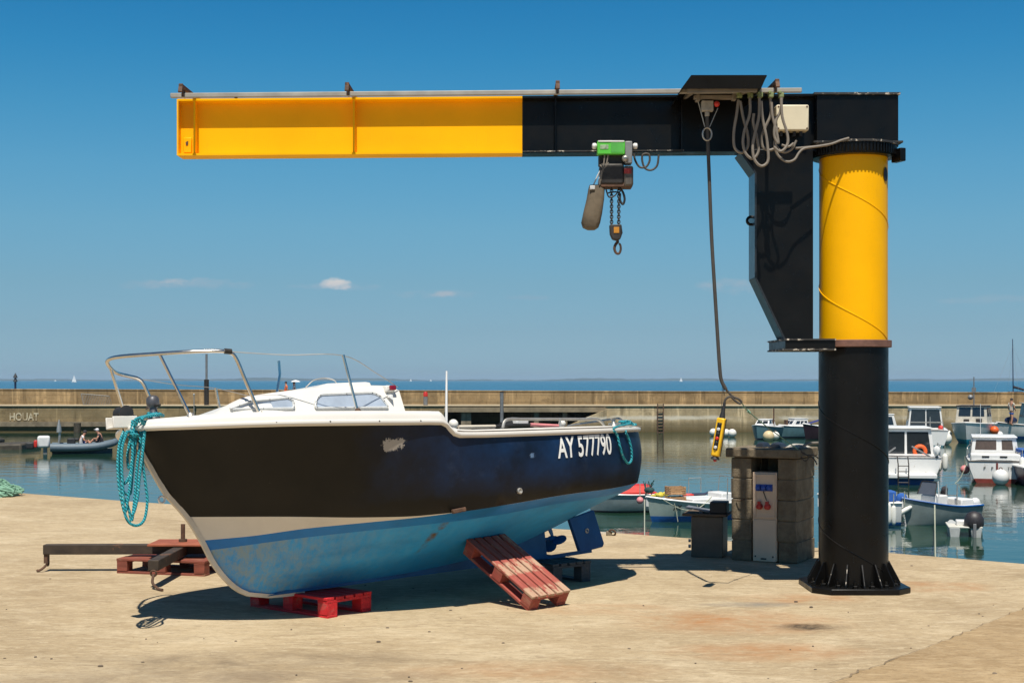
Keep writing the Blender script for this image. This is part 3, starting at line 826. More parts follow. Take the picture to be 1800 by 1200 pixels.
# cabin
def cab_pts(s_top, s_bot, h, w): return
prof = [(.355, 1.185), (.42, 1.235), (.50, 1.275), (.58, 1.302), (.70, 1.318), (1.10, 1.356), (1.28, 1.372), (1.72, 1.366), (1.765, 1.345), (1.80, 1.17)]
mb = MB(); rings = []
def cabw(s, h):   # half width at height h
    base = smooth_interp([(.30, .46), (.36, .50), (.45, .535), (.6, .575), (.9, .612), (1.8, .64)], s)
    return base - (h - 1.17) * .30
for i in range(46):
    s = .34 + i / 45 * (1.775 - .34)
    top = smooth_interp([(.34, 1.18)] + prof[1:-1], s)
    w0, w1 = cabw(s, 1.15), cabw(s, top)
    TP = [(.34, 1.18)] + prof[1:-1]
    tc1 = smooth_interp(TP, s - .27 * min(1, max(0, (1.12 - s) / .5))); tc2 = smooth_interp(TP, s - .34 * min(1, max(0, (1.2 - s) / .5)))
    rings.append([B(s, w0, 1.15), B(s, w1 + .005, 1.15 + (top - 1.15) * .86), B(s, w1 - .03, top - .003), B(s, w1 * .72, top * .55 + tc1 * .45 + .008), B(s, w1 * .3, tc1 + .012), B(s, -w1 * .3, tc2 * .5 + tc1 * .5 + .012), B(s, -w1 + .03, tc2 - .003), B(s, -w1 - .005, 1.15 + (tc2 - 1.15) * .86), B(s, -w0, 1.15)])
mb.loft(rings, False, False)
mb.add([rings[-1][i] for i in range(9)], [tuple(range(9))]); mb.add(rings[0], [tuple(range(9))])
cab = mb.build('cabin', m_white, boat, angle=45)
mb = MB()
rp = []
for s, h0_, h1_ in ((1.20, 1.355, 1.372), (1.30, 1.36, 1.398), (1.62, 1.36, 1.408), (1.66, 1.36, 1.404)):
    rp.append([B(s, .44, h0_), B(s, .42, h1_), B(s, 0, h1_ + .012), B(s, -.42, h1_), B(s, -.44, h0_)])
mb.loft(rp, True, True); mb.build('sliding_hatch', m_white, boat, bevel=.006)
def side_window(pts, frame_r):
    P = []
    for u, v in pts:
        p = onb(u, v, .6)
        for _ in range(6):
            wv = cabw(-p.x, p.z) + .010; p = onb(u, v, wv)
        P.append(p)
    P = catmull(P, 3, True) if len(P) > 20 else P
    n = len(P)
    # rounded corners
    Q = []
    for i in range(n):
        a, b, c = P[i - 1], P[i], P[(i + 1) % n]
        k = min(.022, (a - b).length * .35, (c - b).length * .35)
        p0 = b + (a - b).normalized() * k; p2 = b + (c - b).normalized() * k
        for t_ in (0, .33, .66, 1): Q.append((1 - t_)**2 * p0 + 2 * t_ * (1 - t_) * b + t_ * t_ * p2)
    mb = MB(); mb.add(Q + [p - Vector((0, .02, 0)) for p in Q], [tuple(range(len(Q)))] + [(i, (i + 1) % len(Q), len(Q) + (i + 1) % len(Q), len(Q) + i) for i in range(len(Q))])
    wn = mb.build('window', m_glassb, boat)
    mb = MB(); mb.tube([p + Vector((0, .0005, 0)) for p in Q], .009, 6, closed=True); mb.build('frame', m_trim, wn)
    tot = len(Q)
    for i in range(0, tot, 2):
        a, b = Q[i], Q[(i + 2) % tot]; mb = MB(); mb.sphere((a + b) / 2 + Vector((0, .009, 0)), .0035, 5); mb.build('screw', m_darkmetal, wn)
side_window([(402, 719), (440, 705), (507, 699), (515, 704), (517, 717.5)], .01)
side_window([(554, 717), (556, 701), (563, 693.5), (655, 690), (668, 696), (683, 716)], .01)
mb = MB()   # mirrored starboard windows
for pts in ([(.47, 1.215), (.62, 1.27), (.84, 1.28), (.86, 1.21)], [(1.06, 1.21), (1.08, 1.30), (1.55, 1.315), (1.66, 1.215)]):
    q = [B(s, -(cabw(s, h) + .006), h) for s, h in pts]; mb.add(q, [(0, 1, 2, 3)])
mb.build('window', m_glassb, boat)
p = onb(680, 684, .57); mb = MB(); mb.box(p + Vector((0, .02, 0)), (.075, .05, .045)); nl = mb.build('navigation_lamp', m_white, boat, bevel=.008)
mb = MB(); mb.box(p + Vector((-.012, .047, .004)), (.05, .03, .032)); mb.build('lens', pm('red_lamp_lens', (.22, .005, .02), .15), nl, bevel=.006)
p = onb(688, 700, .625); mb = MB(); mb.add([onb(679, 694, .612), onb(690, 692, .612), onb(692, 704, .645)], [(0, 1, 2)]); mb.build('vent_plate', m_trim, boat)
mb = MB(); mb.box(onb(553, 684, .4), (.05, .06, .02)); mb.build('roof_vent', m_wood, boat, bevel=.004)
p = onb(590, 682, .45)
mb = MB(); mb.tube(catmull([onb(537, 681, .35), onb(552, 668, .35), onb(572, 664.5, .35), onb(588, 669, .38), onb(593, 679, .42)], 5), .004, 6); mb.build('hand_rail', m_galv, boat)
# pulpit
hp = [(.62, .60, 1.17), (.535, .60, 1.38), (.475, .60, 1.53), (.43, .595, 1.572), (.35, .565, 1.585), (.20, .46, 1.593), (.06, .28, 1.605), (-.04, .12, 1.616), (-.07, 0, 1.62)]
full = hp + [(s, -b, h) for s, b, h in reversed(hp[:-1])]
mb = MB(); mb.tube(catmull([B(*p) for p in full], 6), .0125, 10); pul = mb.build('bow_rail', m_chrome, boat)
for sg in (1, -1):
    mb = MB(); mb.tube([B(.235, .40 * sg, 1.19), B(.09, .325 * sg, 1.60)], .0105, 8); mb.build('post', m_chrome, pul)
    for p in ((.235, .40 * sg, 1.185), (.62, .60 * sg, 1.165)):
        mb = MB(); mb.lathe([(.028, 0), (.026, .012), (.014, .03)], 10, B(*p)); mb.build('foot', m_galv, pul)
    s_f = 1.23
    mb = MB(); mb.tube([B(s_f, .82 * sg, 1.15), B(1.165, .80 * sg, 1.535)], .010, 8); st = mb.build('stanchion', m_chrome, boat)
    mb = MB(); mb.lathe([(.026, 0), (.024, .01), (.013, .03)], 10, B(s_f, .82 * sg, 1.148)); mb.build('foot', m_rust, st)
    mb = MB(); mb.tube(catmull([B(.40, .597 * sg, 1.578), B(.78, .70 * sg, 1.545), B(1.165, .80 * sg, 1.53), B(1.5, .70 * sg, 1.43), B(1.76, .60 * sg, 1.345)], 5), .0028, 6); mb.build('lifeline', m_galv, boat)
mb = MB(); mb.tube([B(.395, .597, 1.58), B(.44, .604, 1.576)], .018, 8); mb.build('line_clamp', m_darkmetal, pul)
mb = MB(); mb.tube([onb(487, 690, -.2), onb(492, 658, -.2), onb(490, 634, -.2)], .010, 8); mb.build('pole_rest', m_chrome, boat)
# anchor roller, mooring bitt
mb = MB()
for sg in (1, -1): mb.box(B(-.03, .045 * sg, 1.205), (.17, .014, .075))
mb.box(B(-.03, 0, 1.172), (.17, .09, .012)); ro = mb.build('bow_roller', m_white, boat, bevel=.004)
mb = MB(); mb.lathe([(.012, -.052), (.050, -.046), (.036, 0), (.050, .046), (.012, .052)], 16, B(-.015, 0, 1.262), axis='y'); mb.cyl(B(-.02, 0, 1.25), B(.06, .0, 1.222), .03, n=10); mb.build('roller', m_rubber, ro)
mb = MB(); c = B(.20, 0, 1.205)
mb.lathe([(.045, 0), (.04, .03), (.026, .05), (.024, .09), (.036, .10), (.043, .12), (.040, .155), (.026, .17), (.005, .175)], 18, c); bt = mb.build('mooring_bitt', pm('dark_bitt_metal', (.10, .10, .11), .45, .4, var=.3), boat)
mb = MB(); mb.tube([c + Vector((0, -.09, .10)), c + Vector((0, .09, .10))], .008, 8); mb.build('bar', m_darkmetal, bt)
mb = MB(); mb.torus(B(.255, .0, .70) + Vector((.04, 0, 0)), .022, .007, (0, 1, 0)); mb.build('bow_eye', m_white, boat)
# aerial, stern rails, bits and pieces on the boat
mb = MB(); mb.tube([onb(784.5, 745, .72), onb(785, 652, .72)], lambda t_: .0095 - .003 * t_, 8); mb.build('whip_aerial', m_whitep, boat)
def rail(pts, name='stern_rail'):
    mb = MB(); mb.tube(pts, .011, 9); return mb.build(name, m_galv, boat)
def rounded(P, k=.05):
    out = [P[0]]
    for a, b, c in zip(P, P[1:], P[2:]):
        p0 = b + (a - b).normalized() * k; p2 = b + (c - b).normalized() * k
        out += [(1 - t_)**2 * p0 + 2 * t_ * (1 - t_) * b + t_ * t_ * p2 for t_ in (0, .2, .4, .6, .8, 1)]
    return out + [P[-1]]
sr = rail(rounded([onb(884, 751, .88), onb(886, 736.5, .88), onb(1055, 736.5, .85), onb(1062, 749, .84)]))
mb = MB(); mb.tube([onb(984, 737, .87), onb(985, 750, .87)], .010, 8); mb.build('post', m_galv, sr)
rail(rounded([onb(996, 752, -.45), onb(996, 749, -.45), onb(1090, 734.5, .47), onb(1102, 753, .47)]))
mb = MB(); mb.lathe([(.03, 0), (.014, .02), (.014, .05), (.03, .06)], 10, onb(1079, 748, .68)); mb.bar(onb(1070, 745, .68), onb(1090, 744, .68), .014, .014); mb.build('stern_cleat', m_galv, boat)
mb = MB(); mb.cyl(B(2.515, hull_b(2.515, .56) - .01, .56), B(2.515, hull_b(2.515, .56) + .01, .557), .022, n=16); mb.torus(B(2.515, hull_b(2.515, .56) + .011, .557), .017, .006, (0, 1, 0)); mb.build('skin_fitting', m_galv, boat)
mb = MB(); q = hull_b(2.0, .452); mb.bar(B(1.95, q + .008, .452), B(2.06, q + .016, .462), .03, .03); mb.build('rusty_bracket', m_rust, boat, bevel=.006)
# registration lettering follows the hull
P0, P1 = onb(985, 767, .98), onb(1073, 760, .90)
def let(a, b):
    s = 2.875 + (3.515 - 2.875) * a
    h = (.765 + (.795 - .765) * a * .5) + (.158 + .004 * a) * b
    return B(s, hull_b(s, h) + .004, h)
vs, fs = text_mesh('AY 577790', .018)
bm = bmesh.new(); bv = [bm.verts.new((v.x, v.y * .25, 0)) for v in vs]
for f in fs:
    try: bm.faces.new([bv[i] for i in f])
    except ValueError: pass
bmesh.ops.triangulate(bm, faces=bm.faces[:]); bmesh.ops.subdivide_edges(bm, edges=[e for e in bm.edges if e.calc_length() > .03], cuts=2, use_grid_fill=False)
bmesh.ops.triangulate(bm, faces=bm.faces[:])
bm.verts.index_update()
mb = MB(); mb.add([let(v.co.x, v.co.y * 4) for v in bm.verts], [[v.index for v in f.verts] for f in bm.faces]); bm.free()
mb.build('registration_number', m_letter, boat)

# loose things in the boat
tag((lambda m: m.build('fender_ball', m_buoyw, world=False))(MB().sphere(BM_ @ onb(797, 745, .80), .034, 12)), 'small cream ball fender lying on the side deck at the step of the gunwale', 'fender')
tag((lambda m: m.build('fender_ball', m_buoyw))(MB().sphere(BM_ @ onb(988, 744, .70), .028, 12)), 'small white ball float lying between the stern rails', 'float')
t = thing('boat_hook', 'boat hook with a pink handle and black shaft lying inside the stern rail', 'boat hook', BM_ @ onb(920, 745, .7))
mb = MB(); mb.tube([BM_ @ onb(932, 746, .70), BM_ @ onb(983, 748.5, .70)], .013, 8); mb.build('handle', m_pink, t, True)
mb = MB(); mb.tube([BM_ @ onb(862, 749, .62), BM_ @ onb(905, 746, .66), BM_ @ onb(932, 746, .70)], .010, 8); mb.build('shaft', m_rubber, t, True)
t = thing('outboard_motor', 'small white and grey auxiliary outboard motor lying in the cockpit', 'outboard motor', BM_ @ onb(915, 744, .55))
mb = MB(); mb.box(BM_ @ onb(912, 741, .58), (.12, .1, .055), rot=(0, 4, 40)); mb.build('cowl', m_whitep, t, True, bevel=.015)
mb = MB(); mb.box(BM_ @ onb(908, 735.5, .58), (.07, .07, .016), rot=(0, 4, 40)); mb.build('lid', m_greym, t, True, bevel=.006)
mb = MB(); mb.tube([BM_ @ onb(880, 747, .56), BM_ @ onb(900, 743, .56)], .022, 8); mb.build('leg', m_rubber, t, True)
tag((lambda m: m.build('wooden_oar', m_cream))(MB().tube([BM_ @ onb(806, 750, .78), BM_ @ onb(870, 749, .78)], .012, 8)), 'pale wooden oar shaft lying along the cockpit side deck', 'oar')

# turquoise ropes
def W(p): return BM_ @ p
t = thing('rope_coil', 'bright turquoise mooring rope hung in long loops over the bow of the boat', 'rope', W(onb(240, 740, .1)))
mb = MB()
c = B(.20, 0, 1.245)
pts = [c + Vector((.035 * math.cos(a), .035 * math.sin(a), .004 * a / 3)) for a in [i * .5 for i in range(26)]]
pts += [c + Vector((.06, .10, .0)), c + Vector((.11, .17, -.02))]
mb.tube([W(p) for p in catmull(pts, 3)], .010, 8)
def px(pl, b): return [W(onb(u, v, b)) for u, v in pl]
loops = [
    ([(244, 738), (240, 760), (236, 800), (228, 835), (217, 850), (212, 830), (210, 800), (213, 775), (222, 760), (232, 762), (236, 790), (230, 830), (226, 850)], .10),
    ([(238, 737), (234, 765), (233, 800), (230, 840), (226, 870), (220, 900), (214, 880), (209, 850), (207, 815), (210, 780), (217, 758)], .13),
    ([(252, 738), (252, 770), (251, 810), (256, 850), (259, 880), (254, 912), (241, 923), (226, 917), (218, 895), (216, 860), (214, 820), (215, 785), (224, 757)], .15),
    ([(246, 738), (247, 770), (241, 820), (238, 860), (234, 900), (231, 915), (227, 897), (221, 880), (212, 866), (208, 835), (209, 800)], .12),
    ([(256, 739), (254, 765), (250, 800), (245, 840), (242, 872), (236, 898), (231, 905)], .17),
    ([(233, 738), (229, 770), (224, 800), (226, 822), (231, 815), (233, 790), (226, 765)], .08),
    ([(241, 738), (238, 775), (234, 815), (230, 862), (226, 868), (219, 866), (213, 858)], .11),
]
for k, (pl, b) in enumerate(loops): mb.tube(catmull(px(pl, b), 5), .0092, 7)
mb.tube(catmull([c + Vector((.04, .0, 0)) if False else W(B(.17, .05, 1.245)), W(B(.12, .12, 1.24)), W(onb(250, 735, .2)), W(onb(252, 745, .18))], 5), .011, 7)
mb.tube(catmull([W(B(.24, .05, 1.24)), W(B(.14, .16, 1.235)), W(onb(240, 736, .16)), W(onb(239, 748, .15))], 5), .011, 7)
mb.build('coil', m_teal, t, True)
mb = MB(); mb.torus(W(onb(213, 795, .12)), .012, .009, (1, 0, .6)); mb.build('knot', m_teal, t, True)
mb = MB(); mb.torus(W(onb(236, 765, .14)), .024, .009, (0, .4, 1)); mb.build('knot', m_teal, t, True)
t = thing('stern_rope', 'turquoise rope loop hanging over the stern quarter beside the registration number', 'rope', W(onb(1080, 748, .65)))
mb = MB()
def on_hull(u, v, off):
    b = .7
    for _ in range(12):
        p = onb(u, v, b); b = b * .4 + .6 * (hull_b(-p.x, p.z) + off)
    return onb(u, v, b)
q = [(1079, 752), (1085, 765), (1090, 785), (1096, 803), (1104, 814), (1110, 808), (1110, 790), (1105, 770), (1100, 756)]
top_a = [B(3.98, .60, 1.03), B(3.96, .68, 1.035), B(3.93, .755, 1.025)]
top_b = [B(4.06, .70, 1.02), B(4.05, .65, 1.035), B(4.02, .60, 1.03)]
mb.tube(catmull([W(p) for p in top_a + [on_hull(u, v, .018) for u, v in q] + top_b], 5), .0095, 8); mb.build('loop', m_teal, t, True)
mb = MB()
for k in range(4):
    cc = B(3.99, .66, 1.035); mb.tube(catmull([W(cc + Vector((.05 * math.cos(a + k), .03 * math.sin(a * 2 + k), .012 * math.sin(a + k * 1.3) + .01))) for a in [i * .9 for i in range(8)]], 3), .009, 7)
mb.build('knot', m_teal, t, True)

# ------------------------------------------------------------------ pallets
def pallet(name, label, M4, L, Wd, T, mat, nslat=5, rows=2, group='red pallets'):
    t = thing(name, label, 'pallet', M4.to_translation(), M4.to_euler(), group)
    mat2 = m_palk if mat is m_pal else mat
    bd = .020; bh = T - 2 * bd - .018
    rnd = random.Random(sum(map(ord, label)))
    gap = .018; sw = (Wd - gap * (nslat - 1)) / nslat
    for i in range(nslat):
        mb = MB(); y = -Wd / 2 + sw / 2 + i * (sw + gap)
        mb.box((rnd.uniform(-.004, .004), y, T - bd / 2), (L, sw, bd), rot=(rnd.uniform(-1, 1), 0, rnd.uniform(-.4, .4))); mb.build('deck_board', mat, t, bevel=.003)
    for x in (-L / 2 + .05, 0, L / 2 - .05):
        mb = MB(); mb.box((x, 0, T - bd - .010), (.095, Wd - .004, .018)); mb.build('cross_board', mat2, t, bevel=.002)
        ys = (-Wd / 2 + .05, Wd / 2 - .05) if rows == 2 else (-Wd / 2 + .05, 0, Wd / 2 - .05)
        for y in ys:
            mb = MB(); mb.box((x, y, bd + bh / 2 - .001), (.10 - .006, .096, bh)); mb.build('block', mat2, t, bevel=.003)
    ys = (-Wd / 2 + .05, Wd / 2 - .05) if rows == 2 else (-Wd / 2 + .05, 0, Wd / 2 - .05)
    if rows:
        for y in ys:
            mb = MB(); mb.box((0, y, bd / 2 - .002), (L, .09, bd)); mb.build('bottom_board', mat2, t, bevel=.003)
    return t
def frame4(o, x, up):
    x = Vector(x).normalized(); up = Vector(up); y = up.cross(x).normalized(); z = x.cross(y)
    m = Matrix((x, y, z)).transposed().to_4x4(); m.translation = o; return m
# leaning pallet: lower near corner, axis uphill towards the hull
Dp = Vector((.138, 9.85, .105)); e = Vector((-.472, .47, .350)); L1 = e.length; e.normalize(); wv = Vector((.76, .65, 0)).normalized()
up = wv.cross(e).normalized(); up = up if up.z > 0 else -up
ctr = Dp + e * (L1 / 2) + wv * .19 - up * .12
pallet('wooden_pallet', 'faded red wooden pallet leaning as a ramp against the boat bottom', frame4(ctr, e, up), L1, .38, .12, m_pal)
lx = Vector((-.77, .64, 0)); sx = Vector((.64, .77, 0))
cor = Vector((-1.235, 9.56, 0)); ctr = cor + lx * .40 + sx * .20
pallet('wooden_pallet', 'bright red wooden pallet under the bow keel of the boat', frame4(ctr, lx, (0, 0, 1)), .80, .42, .137, m_palr)
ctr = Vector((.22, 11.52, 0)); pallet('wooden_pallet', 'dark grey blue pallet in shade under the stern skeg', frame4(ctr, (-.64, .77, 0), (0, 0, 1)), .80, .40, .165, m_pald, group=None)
ctr = Vector((-2.83, 11.95, 0)); pallet('wooden_pallet', 'brown red pallet carrying the rusty lifting beam behind the bow', frame4(ctr, (.97, -.25, 0), (0, 0, 1)), .80, .52, .125, m_palb, nslat=3)

# lifting spreader beam
t = thing('lifting_beam', 'dark rusty steel lifting beam with crossed arms and hooks lying on a pallet', 'lifting beam', (-2.76, 11.95, .14))
m_beam = pm('dark_rusty_beam', (.05, .036, .025), .7, .2, var=.4, scale=8, spots=[((.17, .08, .04), .60, 5)], bump=.4)
zb = .185
for p0, p1 in (((-3.92, 11.92, zb), (-1.62, 11.98, zb)), ((-2.762, 10.95, zb - .01), (-2.755, 11.90, zb - .002))):
    mb = MB(); mb.bar(p0, p1, .085, .082); mb.build('arm', m_beam, t, True, bevel=.006)
mb = MB(); mb.box((-2.78, 11.93, zb + .053), (.46, .40, .018)); mb.build('centre_plate', pm('red_oxide_plate', (.30, .085, .04), .7, var=.3), t, True, bevel=.004)
mb = MB(); mb.cyl((-2.76, 11.93, zb + .06), (-2.76, 11.93, zb + .21), .018, n=10); mb.cyl((-2.76, 11.93, zb + .06), (-2.76, 11.93, zb + .085), .035, n=10); mb.build('lifting_pin', m_rust, t, True)
mb = MB(); mb.box((-3.90, 11.92, zb - .075), (.03, .06, .08)); mb.torus((-3.89, 11.92, zb - .115), .022, .008, (1, 0, 0)); mb.tube(catmull([(-3.89, 11.91, zb - .12), (-3.92, 11.88, .03), (-3.95, 11.86, .012), (-3.96, 11.86, .02)], 4), .011, 8); mb.build('hook', m_rust, t, True)
mb = MB(); mb.torus((-2.76, 10.95, zb - .07), .022, .008, (0, 1, .2)); mb.tube(catmull([(-2.76, 10.95, zb - .08), (-2.755, 10.9, .05), (-2.70, 10.84, .014), (-2.65, 10.78, .012)], 4), .011, 8); mb.build('hook', m_rust, t, True)

# net heap
t = thing('net_heap', 'heap of pale green netting and rope at the left quay edge', 'fishing net', (-7.25, 19.7, 0))
mb = MB(); rng = random.Random(5)
for k in range(46):
    a0 = rng.uniform(0, 6.28); r0_ = rng.uniform(.05, .42); pts = []
    for i in range(9):
        a = a0 + i * rng.uniform(.3, .7); r_ = max(.03, r0_ + rng.uniform(-.09, .09)); 
        z = max(.02, .24 * (1 - (r_ / .50) ** 1.5) + rng.uniform(-.03, .03)); pts.append((r_ * math.cos(a) * 1.05, r_ * math.sin(a) * .8, z))
    mb.tube(catmull(pts, 4), rng.uniform(.012, .022), 7)
mb.lathe([(.40, .0), (.33, .09), (.2, .17), (.01, .2)], 16)
mb.build('netting', m_net, t)

# ------------------------------------------------------------------ jib crane
CX, CY = 2.628, 10.95
crane = thing('jib_crane', 'tall yellow and black pillar jib crane with its arm over the boat ashore', 'crane', (CX, CY, 0))
S = 10.95 / F
def cx(u, D=10.95): return (u - 900) / F * D
mb = MB(); h = .372; c = .12
poly = [(-h, -h + c), (-h + c, -h), (h - c, -h), (h, -h + c), (h, h - c), (h - c, h), (-h + c, h), (-h, h - c)]
mb.prism([(CX + x, CY + y) for x, y in poly], .002, .045); bp = mb.build('base_plate', m_black, crane, True, bevel=.006)
mb = MB()
for k in range(16):
    a = 2 * math.pi * (k + .5) / 16; p = Vector((CX + .325 * math.cos(a), CY + .325 * math.sin(a), .045))
    mb.lathe([(.024, 0), (.024, .018), (.022, .02)], 6, p); mb.cyl(p, p + Vector((0, 0, .045)), .011, n=8)
mb.build('anchor_bolts', m_black, bp, True)
mb = MB(); mb.lathe([(.2625, .04), (.2625, 1.85)], 64, (CX, CY, 0))
col = mb.build('lower_column', m_black, crane, True, angle=30)
def seam(z0, z1, r, mat, par):
    mb = MB(); pts = []
    z = z0
    while z < z1:
        a = -(z - 2.29) / .90 * 2 * math.pi + math.pi
        pts.append((CX + r * math.cos(a), CY + r * math.sin(a), z)); z += .02
    mb.tube(pts, .0045, 6); mb.build('weld_seam', mat, par, True)
seam(.05, 1.85, .2625, m_black, col)
for k in range(16):
    a = 2 * math.pi * k / 16; d = Vector((math.cos(a), math.sin(a), 0)); n_ = Vector((-d.y, d.x, 0)) * .007
    o = Vector((CX, CY, 0)); prof_ = [(.255, .045), (.352, .045), (.352, .062), (.272, .215), (.255, .215)]
    mb = MB(); mb.add([o + d * r + Vector((0, 0, z)) + n_ for r, z in prof_] + [o + d * r + Vector((0, 0, z)) - n_ for r, z in prof_], [tuple(range(5)), tuple(range(9, 4, -1))] + [(i, (i + 1) % 5, 5 + (i + 1) % 5, 5 + i) for i in range(5)])
    mb.mat = 1 if k in (10, 11, 12, 13) else 0
    mb.tube([o + d * .352 + Vector((0, 0, .066)), o + d * .274 + Vector((0, 0, .212))], .003, 6)
    mb.build('gusset', [m_black, m_flake], crane, True)
mb = MB(); mb.lathe([(.255, 1.851), (.287, 1.851), (.287, 1.905), (.255, 1.905)], 64, (CX, CY, 0)); mb.build('collar', m_collar, crane, True, bevel=.004)
mb = MB(); mb.lathe([(.2575, 1.89), (.2575, 3.31)], 64, (CX, CY, 0)); upc = mb.build('upper_column', m_yellow, crane, True, angle=30)
seam(1.91, 3.29, .2575, m_yellow, upc)
mb = MB()
a = R(-38); d = Vector((math.cos(a), math.sin(a), 0)); tt = Vector((-d.y, d.x, 0)); o = Vector((CX, CY, 3.16)) + d * .259
mb.add([o + tt * .035 * math.cos(q) + Vector((0, 0, .055 * math.sin(q))) + d * .004 for q in [i * .35 for i in range(18)]], [tuple(range(18))]); mb.build('access_hole', m_rubber, upc, True)
mb = MB(); mb.lathe([(.25, 3.298), (.312, 3.302), (.318, 3.31), (.318, 3.385), (.25, 3.385)], 64, (CX, CY, 0))
for k in range(72):
    a = 2 * math.pi * k / 72; mb.box((CX + .318 * math.cos(a), CY + .318 * math.sin(a), 3.348), (.016, .013, .066), rot=(0, 0, math.degrees(a)))
mb.build('slewing_ring', m_black, crane, True)
mb = MB(); mb.lathe([(.05, 3.386), (.335, 3.386), (.335, 3.402), (.05, 3.402)], 48, (CX, CY, 0)); mb.build('bearing_plate', m_flake, crane, True)
mb = MB(); mb.box((cx(1572), CY - .12, 3.31), (.05, .12, .10), rot=(0, 0, 20)); mb.build('stop_lug', m_black, crane, True, bevel=.006)
# jib beam (I section), slightly drooping to the tip
XA, XB_, XM = cx(318), cx(1572), cx(918)
def ztop(X): return 3.746 + (3.79 - 3.746) * (X - XA) / (XB_ - XA)
def zbot(X): return 3.313 + (3.352 - 3.313) * (X - XA) / (XB_ - XA)
def ibeam(x0, x1, mat, name, label, dx=0):
    hw = .095; tw = .006; tf = .016; rings = []
    for X in (x0, x1):
        a, b = zbot(X), ztop(X)
        pr = [(-hw, a), (hw, a), (hw, a + tf), (tw, a + tf + .006), (tw, b - tf - .006), (hw, b - tf), (hw, b), (-hw, b), (-hw, b - tf), (-tw, b - tf - .006), (-tw, a + tf + .006), (-hw, a + tf)]
        rings.append([Vector((X, CY + y, z)) for y, z in pr])
    mb = MB(); mb.loft(rings); o = mb.build(name, mat, crane, True)
    o['label'] = label; return o
jy = ibeam(XA, XM, m_yellow, 'jib_beam', 'yellow outer half of the jib beam')
jb = ibeam(XM, cx(1440), m_black, 'jib_beam', 'black inner half of the jib beam')
for X in (cx(346), cx(624)):
    mb = MB()
    a, b = zbot(X) + .017, ztop(X) - .017; mb.box((X, CY - .046, (a + b) / 2), (.014, .082, b - a)); mb.build('stiffener', m_yellow, jy, True)
for X in (cx(976), cx(1196)):
    mb = MB()
    a, b = zbot(X) + .017, ztop(X) - .017; mb.box((X, CY - .046, (a + b) / 2), (.012, .082, b - a)); mb.build('stiffener', m_black, jb, True)
mb = MB(); mb.xz([(XM + .002, zbot(XM) + .017), (cx(1200), zbot(cx(1200)) + .017), (cx(1200), zbot(cx(1200)) + .008), (XM + .002, zbot(XM) + .008)], CY - .0985, CY - .094); mb.build('worn_edge', m_flake, jb, True)
mb = MB(); mb.xz([(cx(324), 3.345), (cx(338), 3.345), (cx(338), 3.46), (cx(324), 3.46)], CY - .03, CY - .006); pl_ = mb.build('tip_plate', m_yellow, jy, True, bevel=.004)
mb = MB(); mb.xz([(cx(328.5), 3.40), (cx(332.5), 3.405), (cx(332.5), 3.435), (cx(328), 3.425)], CY - .034, CY - .029); mb.build('rating_mark', m_rust, pl_, True)
mb = MB(); mb.xz([(XA + .002, zbot(XA) + .002), (XA - .010, zbot(XA) + .002), (XA - .010, ztop(XA) - .002), (XA + .002, ztop(XA) - .002)], CY - .093, CY + .093); mb.build('end_cap', m_yflake, jy, True)
# deep box head over the pillar
mb = MB(); mb.box(((cx(1430) + XB_) / 2, CY, (3.40 + 3.772) / 2), (XB_ - cx(1430), .235, 3.772 - 3.404)); hd = mb.build('slewing_head', m_black, crane, True, bevel=.004)
mb = MB(); mb.box(((cx(1425) + XB_ + .01) / 2, CY, 3.780), (XB_ - cx(1425) + .012, .27, .016)); mb.build('head_flange', m_flake, hd, True)
mb = MB(); mb.box(((cx(1425) + XB_ + .02) / 2, CY - .01, 3.409), (XB_ - cx(1425) + .03, .30, .014)); mb.build('head_flange', m_flake, hd, True)
mb = MB()  # unseen rear plates, added to shade the kiosk; gaps let sun stripes through
for a_, b_ in ((1.30, 1.965), (2.02, 2.085), (2.135, 2.70)): mb.box(((a_ + b_) / 2, 11.24, 3.755), (b_ - a_, .36, .012))
for X in (1.35, 1.9, 2.6): mb.box((X, 11.22, 3.735), (.04, .36, .03))
mb.bar((1.28, 11.40, 3.742), (2.72, 11.40, 3.742), .02, .03); mb.build('rear_shade_plates', m_black, crane, True)
# hanging bracket beside the pillar
Db = 10.83
def bz(v, D=Db): return EYE - (v - 668) / F * D
pol = [(cx(1303, Db), bz(268)), (cx(1329, Db), bz(304)), (cx(1329, Db), bz(488)), (cx(1381, Db), bz(598)), (cx(1430, Db), bz(598)), (cx(1430, Db), bz(262)), (cx(1303, Db), bz(262))]
mb = MB(); mb.xz(pol, Db + .012, Db + .23); br = mb.build('bracket', m_black, crane, True, bevel=.003)
mb = MB(); edge_ = [(cx(1303, Db), bz(268)), (cx(1329, Db), bz(304)), (cx(1329, Db), bz(488)), (cx(1381, Db), bz(598))]
for (x0, z0), (x1, z1) in zip(edge_, edge_[1:]): mb.bar((x0 - .006, Db + .12, z0), (x1 - .006, Db + .12, z1), .27, .014, up=(1, 0, 0) if x0 == x1 else (-.9, 0, -.3))
mb.build('edge_flange', pm('worn_black_flange', (.02, .022, .025), .3, var=.3), br, True)
lug = at(1320, 388, 10.94); mb = MB(); mb.torus(lug, .030, .012, (0, 1, 0)); mb.bar(lug + Vector((.03, 0, 0)), lug + Vector((.06, 0, 0)), .02, .05); mb.build('lug', m_black, br, True)
mb = MB(); x0, x1 = cx(1380, 10.6), cx(1468, 10.6); mb.box(((x0 + x1) / 2, 10.93, 1.866), (x1 - x0, .68, .062)); ca = mb.build('clamp_arm', m_black, crane, True, bevel=.003)
mb = MB()
for z in (1.903, 1.829): mb.box(((x0 + x1) / 2 - .004, 10.93, z), (x1 - x0 + .012, .70, .012))
mb.build('arm_flange', m_flake, ca, True)
